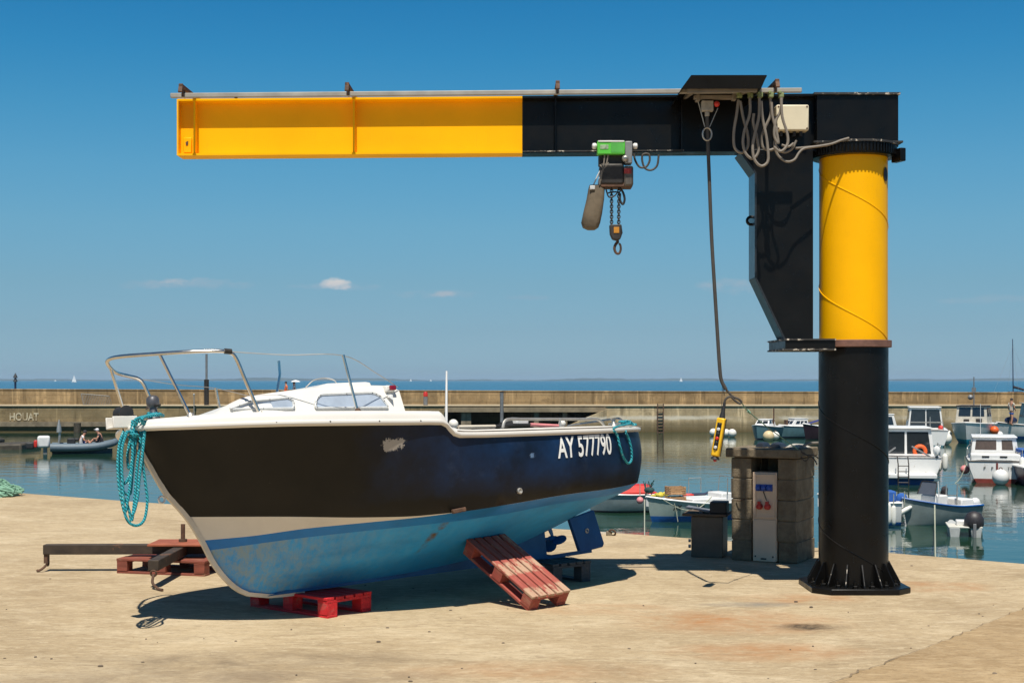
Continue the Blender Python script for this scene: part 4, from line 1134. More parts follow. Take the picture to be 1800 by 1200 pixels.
for u in (1420, 1436):
    mb = MB(); mb.lathe([(.016, 0), (.016, .02)], 6, at(u, 618, 10.68)); mb.build('bolt', m_black, ca, True)
# beige junction box on the web
mb = MB(); p = at(1391, 209, 10.82); mb.box(p, (.245, .11, .195)); jx = mb.build('junction_box', m_beige, crane, True, bevel=.010)
mb = MB()
for su in (-1, 1):
    for sv in (-1, 1): mb.cyl(p + Vector((su * .108, -.05, sv * .083)), p + Vector((su * .108, -.058, sv * .083)), .007, n=8)
mb.build('screw', m_rust, jx, True)
mb = MB()
for i in range(4): q = p + Vector((-.08 + i * .05, -.01, -.1)); mb.cyl(q, q - Vector((0, 0, .035)), .013, n=8)
mb.build('cable_gland', m_rubber, jx, True)

# festoon rail in front of the beam
fr = thing('festoon_rail', 'long grey cable rail carried on rusty arms along the top of the jib', 'cable rail', (0, 10.5, 3.7))
p0, p1 = at(300, 168.5, 10.5), at(1409, 159, 10.5)
mb = MB(); mb.bar(p0, p1, .034, .034); mb.build('rail', pm('dull_grey_rail', (.34, .32, .28), .6, .2, var=.2), fr, True, bevel=.005)
for u in (342, 622, 977, 1347):
    X = cx(u, 10.86); z = ztop(X)
    mb = MB(); mb.bar((X, 11.02, z + .018), (X, 10.40, z + .006), .028, .026); mb.bar((X, 10.42, z + .02), (X, 10.385, z - .045), .030, .016)
    mb.tube([(X + .0, 10.47, z + .02), (X, 10.47, z - .06), (X, 10.53, z - .06), (X, 10.53, z + .02)], .008, 6)
    mb.build('arm', m_rust, fr, True, bevel=.003)
mb = MB(); q = at(415, 173, 10.5); mb.cyl(q, q + Vector((0, 0, .02)), .012); mb.build('end_stop', m_rust, fr, True)

# sheet metal hood over the cable carriage
hood = thing('sheet_metal_hood', 'black sheet metal hood sheltering the cable carriage on top of the jib', 'hood', (1.55, 10.7, 3.72))
mb = MB()
x0, x1 = cx(1197, 10.3), cx(1337, 10.3); zt, zb_ = 3.80, 3.705
T_ = [(x0 + .07, 10.265), (x1 + .04, 10.265), (x1 + .04, 11.2), (x0 + .07, 11.2)]
Bq = [(x0, 10.28), (x1, 10.28), (x1, 11.28), (x0, 11.28)]
top_ = [Vector((x, y, zt)) for x, y in T_]; bot_ = [Vector((x, y, zb_)) for x, y in Bq]
ti = [p - Vector((0, 0, .006)) for p in top_]; bi = [p + Vector((.006 if i in (0, 3) else -.006, .006 if i < 2 else -.006, 0)) for i, p in enumerate(bot_)]
mb.add(top_ + bot_ + ti + bi, [(0, 1, 2, 3), (0, 4, 5, 1), (1, 5, 6, 2), (2, 6, 7, 3), (3, 7, 4, 0), (8, 11, 10, 9), (8, 9, 13, 12), (9, 10, 14, 13), (10, 11, 15, 14), (11, 8, 12, 15), (4, 12, 13, 5), (5, 13, 14, 6), (6, 14, 15, 7), (7, 15, 12, 4)])
mb.build('canopy', m_black, hood, True)
mb = MB(); mb.bar((x0 + .05, 10.34, 3.70), (x1 - .02, 10.34, 3.708), .03, .03); mb.bar((x0 + .05, 11.1, 3.79), (x1 - .02, 11.1, 3.79), .03, .02)
mb.bar((x0 + .1, 10.34, 3.70), (x0 + .1, 11.1, 3.785), .025, .02); mb.bar((x1 - .1, 10.34, 3.70), (x1 - .1, 11.1, 3.785), .025, .02); mb.build('frame', m_cable, hood, True)

# cable carriage with loops
fest = thing('cable_festoon', 'bundle of grey cable loops hanging from the rail near the junction box', 'cable', at(1335, 175, 10.5))
DL = 10.50
def dp(pl, D): return [at(u, v, D) for u, v in pl]
loops = [
    [(1298, 176), (1295, 200), (1290, 232), (1291, 258), (1300, 268), (1309, 266), (1315, 255), (1314, 235), (1306, 205), (1301, 178)],
    [(1318, 172), (1318, 200), (1309, 228), (1306, 250), (1311, 270), (1323, 279), (1333, 266), (1330, 240), (1324, 215), (1325, 200)],
    [(1335, 172), (1334, 205), (1327, 235), (1323, 258), (1326, 280), (1338, 292), (1350, 283), (1349, 255), (1346, 235), (1340, 205), (1338, 178)],
    [(1354, 172), (1355, 200), (1346, 222), (1339, 240), (1341, 258), (1351, 264), (1361, 262)],
    [(1374, 172), (1372, 195), (1364, 212), (1361, 238), (1368, 252), (1365, 232), (1358, 205), (1356, 180)],
    [(1373, 172), (1375, 205), (1383, 232), (1385, 250), (1379, 262), (1370, 266), (1360, 258)],
    [(1362, 205), (1366, 235), (1361, 252), (1367, 272), (1382, 284), (1396, 281), (1405, 268), (1415, 261), (1440, 257), (1462, 253), (1478, 247), (1492, 243)],
    [(1400, 247), (1392, 262), (1380, 268), (1370, 264), (1362, 252)],
    [(1395, 252), (1386, 258), (1374, 255)],
    [(1398, 261), (1420, 259), (1450, 256), (1466, 252), (1480, 248), (1500, 246)],
]
for k, pl in enumerate(loops):
    D = DL - .02 * (k % 3) + (.13 if k >= 7 else 0) + (.0 if k != 6 else .0)
    mb = MB(); P = dp(pl, D)
    if k in (6, 9): P = [at(u, v, min(10.80, D + max(0, (u - 1385)) * .0012)) for u, v in pl]
    mb.tube(catmull(P, 6), .0105 if k < 6 else .009, 8); mb.build('cable_loop', m_cable, fest, True)
for k, u in enumerate((1300, 1319, 1336, 1355, 1373)):
    mb = MB(); p = at(u, 168, DL); mb.box(p, (.035, .05, .035)); mb.cyl(p + Vector((-.012, -.03, .02)), p + Vector((-.012, .03, .02)), .012, n=8); mb.build('cable_trolley', pm('trolley_plastic', (.20, .24, .10), .6), fest, True, bevel=.004)
# pendant carriage and control
pen = thing('pendant_control', 'yellow push button pendant hanging on a long cable from the jib carriage', 'pendant control', at(1262, 770, 10.58))
DPn = 10.58
mb = MB(); mb.box(at(1255, 171.5, DPn), (.30, .05, .030)); mb.box(at(1226, 173, DPn), (.03, .07, .05)); mb.box(at(1290, 171, DPn), (.03, .07, .05)); mb.build('carriage', m_cable, pen, True, bevel=.004)
mb = MB(); mb.box(at(1243, 187, DPn), (.088, .06, .078)); mb.cyl(at(1243, 196, DPn), at(1243, 205, DPn), .018, n=10); mb.build('connector', pm('worn_connector', (.36, .33, .28), .6, var=.3, scale=20), pen, True, bevel=.006)
mb = MB(); mb.sphere(at(1260, 183, DPn - .02), .022, 10); mb.build('cable_end', m_red, pen, True)
mb = MB()
mb.tube(dp([(1227, 178), (1239, 223)], DPn), .004, 6); mb.tube(dp([(1262, 190), (1247, 224)], DPn), .004, 6); mb.torus(at(1243, 236, DPn - .01), .034, .0065, (0, 1, 0), sc=(1, 1.4)); mb.build('suspension_wire', m_galv, pen, True)
mb = MB(); cab_p = [(1243, 205), (1244, 240), (1247, 320), (1251, 420), (1257, 520), (1262, 600), (1265, 645), (1268, 668), (1276, 684), (1287, 696), (1298, 701), (1303, 706), (1300, 709), (1292, 704), (1284, 697), (1276, 701), (1273, 710), (1270, 730)]
mb.tube(catmull(dp(cab_p[:9], DPn), 8), .0135, 10); mb.tube(catmull(dp(cab_p[8:], DPn), 5), .0085, 8); mb.build('cable', m_cabled, pen, True)
mb = MB(); mb.tube(dp([(1270, 672), (1269, 700), (1268, 722)], DPn + .01), .0022, 5); mb.tube(dp([(1271, 676), (1273, 695)], DPn + .01), .003, 5); mb.build('strain_wire', m_cabled, pen, True)
ax = (at(1270, 734, DPn) - at(1258.5, 802, DPn)).normalized(); cpt = at(1263.5, 768, DPn)
ang = math.atan2(ax.x, ax.z)
T = Matrix.Translation(cpt) @ Matrix.Rotation(ang, 4, 'Y') @ Matrix.Rotation(R(-28), 4, 'Z')
mb = MB(); mb.box((0, 0, 0), (.064, .060, .288), T); bd_ = mb.build('body', m_yelp, pen, True, bevel=.010)
mb = MB(); mb.box((.034, .006, 0), (.004, .010, .282), T); mb.build('seam', m_rubber, bd_, True)
mb = MB(); mb.lathe([(.024, .140), (.014, .20), (.010, .26)], 12, (0, 0, 0), T); mb.build('cable_boot', m_rubber, pen, True)
for i in range(6):
    mb = MB(); z = .092 - i * .034
    mb.lathe([(.013, 0), (.013, -.010), (.009, -.014), (.001, -.0145)], 12, (0, 0, 0), T @ Matrix.Translation((0, -.030, z)) @ Matrix.Rotation(0, 4, 'X'), axis='y'); mb.build('button', [m_blackbtn, m_trim, m_blackbtn, m_red, m_blackbtn, m_trim][i], pen, True)
mb = MB(); mb.box((0, -.0305, .005), (.034, .003, .205), T); mb.build('button_panel', m_blackbtn, pen, True)
mb = MB(); mb.lathe([(.018, -.143), (.032, -.158), (.034, -.168), (.012, -.170)], 14, (0, 0, 0), T); mb.build('bottom_guard', m_rubber, pen, True)
mb = MB(); mb.lathe([(.012, -.168), (.014, -.180), (.003, -.186)], 12, (0, 0, 0), T); mb.build('stop_button', m_red, pen, True)
# green tie cord to the kiosk
mb = MB(); mb.tube(catmull([at(1303, 707, DPn), at(1316, 723, 10.8), at(1350, 751, 11.3), at(1402, 789, 12.35)], 6), .0042, 6)
for k in range(3): mb.torus(at(1315 + k * 1.5, 722 + k * 1.5, 10.8), .008, .005, (1, .4, k * .5 - .4))
tag(mb.build('tie_cord', pm('faded_green_cord', (.16, .30, .22), .8, var=.3), None), 'thin faded green cord tied from the pendant cable down to the concrete kiosk', 'cord')

# ------------------------------------------------------------------ chain hoist
DH = 10.84
ho = thing('chain_hoist', 'electric chain hoist with a green cover, hook and canvas chain bag on the jib', 'hoist', at(1085, 275, DH))
def hb(u0, v0, u1, v1, D, dep, name, mat, bevel=.006, par=None):
    a, b = at(u0, v0, D), at(u1, v1, D); mb = MB(); mb.box(((a.x + b.x) / 2, D + dep / 2, (a.z + b.z) / 2), (abs(b.x - a.x), dep, abs(a.z - b.z))); return mb.build(name, mat, par or ho, True, bevel=bevel)
tc_ = hb(1050, 247.5, 1098.5, 271, 10.74, .09, 'trolley_cover', m_green)
hb(1051.5, 247, 1097.5, 249.5, 10.735, .07, 'cover_lip', m_whitep, .002, tc_)
hb(1074, 251, 1096, 268, 10.738, .01, 'cover_panel', pm('darker_green_panel', (.08, .38, .06), .5, var=.2), .002, tc_)
hb(1055, 254.5, 1069.5, 262, 10.737, .01, 'label_plate', pm('hoist_label', (.26, .36, .22), .5, var=.5, scale=40), .001, tc_)
hb(1098.7, 248, 1111.5, 287, 10.75, .12, 'motor_housing', m_greym)
for u, s in ((1049, -1), (1112.5, 1)):
    mb = MB(); p = at(u, 257, 10.79); mb.lathe([(.016, 0), (.024, .012), (.022, .03), (.012, .036)] if s > 0 else [(.012, -.036), (.022, -.03), (.024, -.012), (.016, 0)], 14, p, axis='x'); mb.build('buffer', m_whitep, ho, True)
mb = MB(); mb.sphere(at(1099, 279, 10.75), .026, 10); mb.build('wheel_boss', m_galv, ho, True)
hb(1053, 271, 1097, 290, 10.80, .12, 'suspension_frame', m_darkmetal)
mb = MB()
for pl in ([(1063, 272), (1061, 290), (1057, 305), (1054, 325)], [(1069, 272), (1066, 288), (1060, 300), (1056, 318)], [(1054, 290), (1062, 296), (1070, 286)]): mb.tube(catmull(dp(pl, 10.76), 5), .006, 6)
mb.build('wiring', m_cable, ho, True)
hb(1055, 287, 1097, 324, 10.755, .19, 'motor_body', m_darkmetal, .014)
hb(1096.5, 291, 1113.5, 327, 10.75, .17, 'gear_case', pm('worn_gear_case', (.13, .11, .09), .5, .4, var=.4, scale=14), .016)
hb(1097, 295.5, 1110, 305, 10.745, .02, 'warning_plate', pm('red_warning_plate', (.33, .03, .02), .5, var=.4, scale=30, spots=[((.6, .55, .5), .62, 30)]), .002)
hb(1056, 321, 1112, 328.5, 10.762, .16, 'bottom_plate', m_rust)
# chain bag
mb = MB()
rings = []
for v, ua, ub, dd in ((326, 1036, 1060, .09), (333, 1034, 1063, .12), (350, 1031, 1062, .14), (375, 1025, 1058.5, .15), (392, 1021.5, 1055, .15), (400, 1024, 1052, .13), (404, 1032, 1046, .08)):
    a, b = at(ua, v, 10.82), at(ub, v, 10.82); c = (a + b) / 2; rx = (b.x - a.x) / 2; ring = []
    for q in range(16):
        an = 2 * math.pi * q / 16; ca_, sa_ = math.cos(an), math.sin(an)
        ring.append(c + Vector((rx * math.copysign(abs(ca_) ** .6, ca_), dd * .5 * math.copysign(abs(sa_) ** .6, sa_), 0)))
    rings.append(ring)
mb.loft(rings); bag = mb.build('chain_bag', pm('brown_canvas', (.125, .095, .06), .85, var=.3, scale=9, bump=.6, bscale=30), ho, True)
mb = MB(); mb.tube(catmull(dp([(1042, 328), (1049, 312), (1055, 300)], 10.80), 5), .006, 6); mb.tube(catmull(dp([(1052, 332), (1053, 318), (1056, 306)], 10.80), 5), .008, 6); mb.build('strap', m_trim, bag, True)
hb(1037, 326, 1046, 333, 10.745, .03, 'bag_frame', m_trim, .004, bag)
def chain(u0, v0, u1, v1, D, n):
    mb = MB()
    for i in range(n):
        f = (i + .5) / n; p = at(u0 + (u1 - u0) * f, v0 + (v1 - v0) * f, D)
        mb.torus(p, .0105, .0042, (0, 1, 0) if i % 2 else (1, .25, 0), 12, 6, (1, 1.45) )
    return mb.build('chain', m_darkmetal, ho, True)
chain(1075, 329, 1075, 397, 10.80, 15); chain(1088, 329, 1087.5, 397, 10.80, 15)
mb = MB(); mb.tube(catmull(dp([(1065, 332), (1070, 346), (1079, 345), (1085, 338), (1075, 338), (1067, 340)], 10.79), 5), .006, 6); mb.tube(catmull(dp([(1089, 330), (1095, 338), (1098, 350), (1095, 359), (1090, 352), (1090, 340)], 10.80), 5), .009, 7); mb.build('slack_chain_guide', m_rubber, ho, True)
mb = MB(); pl = [(1071, 395.5), (1092, 395), (1094, 410), (1090, 421), (1083, 423), (1076, 421), (1072, 412)]
P = [(at(u, v, 10.80).x, at(u, v, 10.80).z) for u, v in pl]; mb.xz(P, 10.765, 10.835); hk = mb.build('hook_block', m_darkmetal, ho, True, bevel=.008)
hb(1079, 399, 1088.5, 409.5, 10.761, .01, 'block_label', pm('amber_label', (.55, .23, .02), .5, var=.2), .001, hk)
mb = MB(); mb.cyl(at(1085, 421, 10.8), at(1086, 427, 10.8), .011, n=10)
mb.tube(catmull(dp([(1086, 425), (1082, 430), (1080, 437), (1083, 444.5), (1088, 445.5), (1091, 439), (1090.5, 431), (1088, 428)], 10.8), 5), lambda t_: .0115 - .004 * t_, 8); mb.build('hook', m_rust, ho, True)
mb = MB(); mb.tube(catmull(dp([(1114, 270), (1117, 283), (1125, 294), (1136, 293), (1142, 282), (1140, 271), (1130, 272), (1129, 283), (1134, 296), (1145, 299), (1155, 291), (1158, 272)], 10.86), 6), .008, 8); mb.build('feed_cable', m_cabled, ho, True)

# ------------------------------------------------------------------ power kiosk
KR = R(-28)
kl = Vector((1.95, 12.66, 0))
ki = thing('power_kiosk', 'small concrete block kiosk with a slab roof beside the crane pillar', 'kiosk', kl, (0, 0, KR))
rng = random.Random(11)
def courses(x0, x1, y0, y1, z0, z1, n, split=None):
    mb = MB(); hh = (z1 - z0) / n
    for i in range(n):
        cuts = [x0, x1]
        if split and i % 2: cuts = [x0, (x0 + x1) / 2, x1]
        ycuts = [y0, y1] if i % 2 else [y0, (y0 + y1) / 2, y1]
        for a, b in zip(cuts, cuts[1:]):
            for c_, d_ in zip(ycuts, ycuts[1:]):
                j = rng.uniform(-.005, .005)
                mb.box(((a + b) / 2 + j, (c_ + d_) / 2 + rng.uniform(-.004, .004), z0 + hh * (i + .5)), (b - a - .007, d_ - c_ - .007, hh - .008))
    # recessed mortar core
    mb.box(((x0 + x1) / 2, (y0 + y1) / 2, (z0 + z1) / 2), (x1 - x0 - .024, y1 - y0 - .024, z1 - z0 - .012))
    return mb
courses(0, .19, 0, .56, 0, .915, 5).build('left_wall', m_block, ki, bevel=.006)
courses(.425, .60, 0, .56, 0, .915, 5).build('right_pillar', m_block, ki, bevel=.006)
courses(.19, .425, .44, .56, 0, .915, 5).build('back_wall', m_block, ki, bevel=.006)
mb = MB(); mb.box((.29, .28, .958), (.66, .64, .080)); mb.build('roof_slab', m_block, ki, bevel=.012)
m_cab = pm('beige_cabinet', (.74, .56, .40), .55, var=.08, scale=4, spots=[((.30, .22, .15), .70, 8)])
mb = MB(); mb.box((.3075, .13, .40), (.222, .24, .78)); cb = mb.build('electrical_cabinet', m_cab, ki, bevel=.006)
mb = MB(); mb.box((.3075, .005, .585), (.205, .014, .385)); cd = mb.build('door', m_cab, cb, bevel=.005)
mb = MB()
for z in (.40, .765): mb.box((.3095, -.004, z), (.17, .012, .014))
for x in (.225, .394): mb.box((x, -.004, .5825), (.014, .012, .379))
mb.build('frame', m_cab, cd)
mb = MB(); mb.box((.3075, .005, .19), (.208, .014, .37)); lp_ = mb.build('lower_panel', m_cab, cb, bevel=.005)
mb = MB(); mb.box((.30, -.003, .030), (.05, .006, .012)); mb.box((.225, -.003, .05), (.012, .006, .014)); mb.box((.385, -.003, .05), (.012, .006, .014)); mb.build('latch', m_rubber, lp_)
for i in range(3):
    mb = MB(); x = .258 + i * .050
    mb.lathe([(.004, -.050), (.020, -.046), (.025, -.02), (.026, 0)], 14, (x, 0, .655), axis='y'); mb.box((x, -.008, .655), (.048, .02, .058)); mb.build('blue_socket', m_blue, cb, bevel=.003)
for i in range(2):
    mb = MB(); x = .268 + i * .072
    mb.lathe([(.004, -.055), (.022, -.05), (.027, -.02), (.028, 0)], 16, (x, 0, .49), axis='y'); mb.box((x, -.03, .522), (.026, .03, .03)); mb.build('red_socket', m_red, cb, bevel=.003)
mb = MB(); mb.tube([(.30, -.012, .625), (.33, -.012, .545)], .004, 6); mb.build('lead', m_rubber, cb)
KM = PM[ki.name]
def kw(x, y, z): return KM @ Vector((x, y, z))
# things on the kiosk roof
for i, (x, w_, lab) in enumerate(((.20, .085, 'dark folded tarpaulin bundle, left of two on the kiosk roof'), (.335, .115, 'dark folded tarpaulin bundle, right of two on the kiosk roof'))):
    mb = MB(); T = KM @ Matrix.Translation((x, .30, 1.0)); rr = random.Random(i)
    rings = []
    for k in range(7):
        f = -1 + 2 * k / 6; hgt = .040 * (1 - abs(f) ** 4) + .003
        rings.append([T @ Vector((f * w_ / 2, y * .10, z * hgt + rr.uniform(-.003, .003))) for y, z in ((-1, .05), (-.98, .7), (-.6, 1.0), (0, .9), (.6, 1.0), (1, .6), (1, .05))])
    mb.loft(rings); tag(mb.build('tarpaulin_bundle', m_tarp), lab, 'tarpaulin', 'bundles on the kiosk roof')
mb = MB(); T = KM @ Matrix.Translation((.505, .36, 1.0)); rings = []
for k in range(7):
    f = -1 + 2 * k / 6; hgt = .032 * (1 - abs(f) ** 3) + .003
    rings.append([T @ Vector((f * .09, y * .10, z * hgt)) for y, z in ((-1, .05), (-.9, .7), (-.5, 1), (.5, .8), (1, .05))])
mb.loft(rings); tag(mb.build('sack', pm('pale_sacking', (.45, .42, .36), .9, var=.3, scale=20, bump=.6)), 'pale crumpled sack on the right end of the kiosk roof', 'sack')
t = thing('bent_pipe', 'bent grey pipe with dark cords tied behind the kiosk roof corner', 'pipe', kw(.6, .4, 1.0))
mb = MB(); mb.tube(catmull([at(1400, 791, 12.55), at(1413, 783, 12.6), at(1424, 779, 12.65), at(1440, 778, 12.75), at(1460, 778, 12.9)], 5), .012, 8); mb.build('pipe', m_cable, t, True)
mb = MB()
for pl in ([(1405, 787), (1412, 797), (1424, 801), (1432, 808), (1436, 816)], [(1402, 790), (1409, 804), (1416, 810), (1421, 803), (1412, 795)], [(1408, 793), (1416, 799), (1430, 800), (1440, 806)]): mb.tube(catmull(dp(pl, 12.42), 5), .006, 6)
mb.build('cord', m_cabled, t, True)
tag((lambda m: m.build('wire_stub', m_rust))(MB().tube(catmull([kw(.05, -.004, .53), kw(.09, -.03, .535), kw(.14, -.03, .555)], 4), .004, 6)), 'short rusty wire sticking out of the left kiosk wall', 'wire')

# steel box left of the kiosk
t = thing('steel_locker', 'low dark grey steel locker with a rusty board lid beside the kiosk', 'locker', (1.62, 12.88, 0), (0, 0, R(-16)))
m_lock = pm('dull_grey_steel', (.13, .105, .08), .55, .2, var=.2, scale=6, spots=[((.28, .18, .10), .70, 7)])
mb = MB(); mb.box((.145, .17, .185), (.285, .34, .366)); mb.build('body', m_lock, t, bevel=.005)
mb = MB(); mb.box((.125, .17, .384), (.40, .40, .022)); mb.build('lid', pm('rusty_board', (.13, .085, .05), .8, var=.3, scale=10, bump=.4), t, bevel=.003)
mb = MB(); mb.cyl((.0, -.008, .10), (-.02, -.008, .10), .016, n=8); mb.cyl((.0, -.008, .15), (-.02, -.008, .15), .014, n=8); mb.build('pipe_stub', m_galv, t)
LM = PM[t.name]
mb = MB(); T = LM @ Matrix.Translation((.245, .10, .396)); mb.box((0, 0, .055), (.15, .2, .105), T); o = mb.build('battery_box', m_rubber, bevel=.008); tag(o, 'black battery box standing on the locker lid against the kiosk', 'box')
mb = MB(); T = LM @ Matrix.Translation((.05, .12, .398)) @ Matrix.Rotation(R(9), 4, 'Y'); mb.box((0, 0, .03), (.22, .18, .012), T); mb.box((.03, 0, .012), (.03, .14, .022), T); o = mb.build('grey_board', pm('blue_grey_board', (.16, .17, .19), .6, var=.4, scale=8)); tag(o, 'tilted blue grey board lying on the left of the locker lid', 'board')

# mooring ring and rubble by the quay edge
t = thing('mooring_ring', 'small rusty mooring ring bolted near the quay edge behind the rudder', 'mooring ring', gnd(1076, 941))
p = gnd(1076, 941); mb = MB(); mb.torus(p + Vector((0, 0, .03)), .035, .010, (.3, 1, .5)); mb.build('ring', m_rust, t, True)
mb = MB(); mb.box(p + Vector((-.03, .02, .02)), (.06, .05, .05)); mb.build('staple', m_pillar, t, True, bevel=.008)
tag((lambda m: m.build('wood_batten', m_cream))(MB().bar(gnd(1042, 938) + Vector((0, 0, .012)), gnd(1068, 939) + Vector((0, 0, .012)), .03, .022)), 'short pale batten lying at the quay edge behind the rudder', 'batten')
# pebbles and litter on the concrete
mb = MB(); rng = random.Random(21)
for k in range(90):
    u, v = rng.uniform(-60, 1860), 900 + 300 * rng.random() ** .8
    p = gnd(u, v); r_ = rng.uniform(.0025, .008) * (1.8 if rng.random() < .06 else 1)
    if p.y > 12.6: continue
    mb.sphere(p + Vector((0, 0, r_ * .4)), r_, 5, (rng.uniform(.8, 1.8), rng.uniform(.7, 1.3), .6))
o = mb.build('gravel', pm('loose_grit', (.13, .10, .07), .9, var=.6, scale=3)); o['kind'] = 'stuff'; o['label'] = 'scattered grit and pebbles on the quay concrete'
for k, (u, v) in enumerate(((504, 1096), (602, 1086), (661, 1081), (248, 1113), (311, 1124), (180, 1118))):
    pass

# ------------------------------------------------------------------ people
def skinned(name, joints, edges_, rad, mat, parent):
    me = bpy.data.meshes.new(name); me.from_pydata([tuple(j) for j in joints], edges_, []); me.materials.append(mat)
    o = bpy.data.objects.new(name, me); COL.objects.link(o); o.parent = parent
    PM[o.name] = PM[parent.name]
    m = o.modifiers.new('skin', 'SKIN'); m.use_smooth_shade = True
    for v, r_ in zip(me.skin_vertices[0].data, rad): v.radius = (r_, r_)
    me.skin_vertices[0].data[0].use_root = True
    s_ = o.modifiers.new('sub', 'SUBSURF'); s_.levels = 1; s_.render_levels = 2
    return o
def person(label, loc, rz, pose, top, bottom, hair=None, cap=None):
    t = thing('person', label, 'person', loc, (0, 0, R(rz)))
    if pose == 'stand':
        J = dict(pel=(0,0,.95), wst=(0,0,1.08), chs=(0,0,1.32), nck=(0,0,1.48), hd=(.02,0,1.56), tp=(.03,0,1.68), sl=(0,.19,1.41), el=(-.04,.25,1.14), hl=(.06,.24,.90), sr=(0,-.19,1.41), er=(.02,-.25,1.14), hr=(.16,-.22,.93), kl=(.05,.10,.50), fl=(-.03,.10,.07), tl=(.13,.11,.03), kr=(-.02,-.10,.50), fr=(-.10,-.10,.07), tr=(.05,-.11,.03))
    else:
        J = dict(pel=(0,0,.12), wst=(.02,0,.27), chs=(.10,0,.48), nck=(.16,0,.62), hd=(.21,0,.69), tp=(.24,0,.80), sl=(.10,.19,.56), el=(.22,.26,.34), hl=(.42,.18,.34), sr=(.10,-.19,.56), er=(.20,-.26,.34), hr=(.40,-.16,.30), kl=(.42,.14,.30), fl=(.62,.14,.03), tl=(.76,.15,.0), kr=(.44,-.12,.26), fr=(.66,-.13,.03), tr=(.80,-.14,.0))
    K = list(J); ix = {k: i for i, k in enumerate(K)}
    E_ = [('pel','wst'),('wst','chs'),('chs','nck'),('nck','hd'),('hd','tp'),('chs','sl'),('sl','el'),('el','hl'),('chs','sr'),('sr','er'),('er','hr'),('pel','kl'),('kl','fl'),('fl','tl'),('pel','kr'),('kr','fr'),('fr','tr')]
    rad = dict(pel=.13, wst=.12, chs=.14, nck=.055, hd=.085, tp=.075, sl=.06, el=.045, hl=.035, sr=.06, er=.045, hr=.035, kl=.065, fl=.045, tl=.035, kr=.065, fr=.045, tr=.035)
    skinned('body', [J[k] for k in K], [(ix[a], ix[b]) for a, b in E_], [rad[k] for k in K], m_skin, t)
    def sub(name, ks, es, mat, grow):
        id_ = {k: i for i, k in enumerate(ks)}
        skinned(name, [J[k] for k in ks], [(id_[a], id_[b]) for a, b in es], [rad[k] + grow for k in ks], mat, t)
    J['slm'] = tuple((Vector(J['sl']) * .45 + Vector(J['el']) * .55)); J['srm'] = tuple((Vector(J['sr']) * .45 + Vector(J['er']) * .55)); rad['slm'] = rad['srm'] = .052
    sub('shirt', ['wst', 'chs', 'sl', 'slm', 'sr', 'srm', 'pel'], [('pel','wst'),('wst','chs'),('chs','sl'),('sl','slm'),('chs','sr'),('sr','srm')], top, .018)
    J['ulm'] = tuple((Vector(J['pel']) * .3 + Vector(J['kl']) * .7)); J['urm'] = tuple((Vector(J['pel']) * .3 + Vector(J['kr']) * .7)); rad['ulm'] = rad['urm'] = .075
    sub('shorts', ['pel', 'ulm', 'urm'], [('pel','ulm'),('pel','urm')], bottom, .02)
    tp = Vector(J['tp']); hd = Vector(J['hd']); c = tp.lerp(hd, .35)
    mb = MB(); mb.sphere(c + Vector((-.012, 0, .035)), .100, 10, (1, .92, .85)); mb.build('cap' if cap else 'hair', cap or hair or m_dark, t)
    if cap: 
        mb = MB(); mb.box(c + Vector((.11, 0, .05)), (.09, .14, .015)); mb.build('cap_brim', cap, t, bevel=.005)
    return t
person('person in an orange top with dark hair on the breakwater walkway above the cabin roof', (at(503, 712, 105.4).x, 105.4, PZ + .06), 200, 'stand', m_orange, m_dark)
pp = person('person in a white shirt under a small white parasol on the breakwater walkway', (at(517, 712, 105.4).x, 105.4, PZ + .06), 190, 'stand', m_shirt, m_bluecl)
t = thing('parasol', 'small white parasol held over the person in white on the breakwater', 'parasol', (at(520, 712, 105.3).x, 105.2, PZ + 1.0))
mb = MB(); mb.lathe([(.36, .78), (.30, .82), (.15, .88), (.01, .91)], 14, (.0, 0, 0)); mb.build('canopy', m_sail, t)
mb = MB(); mb.cyl((0, 0, .0), (0, 0, .9), .012, n=6); mb.build('stick', m_galv, t)

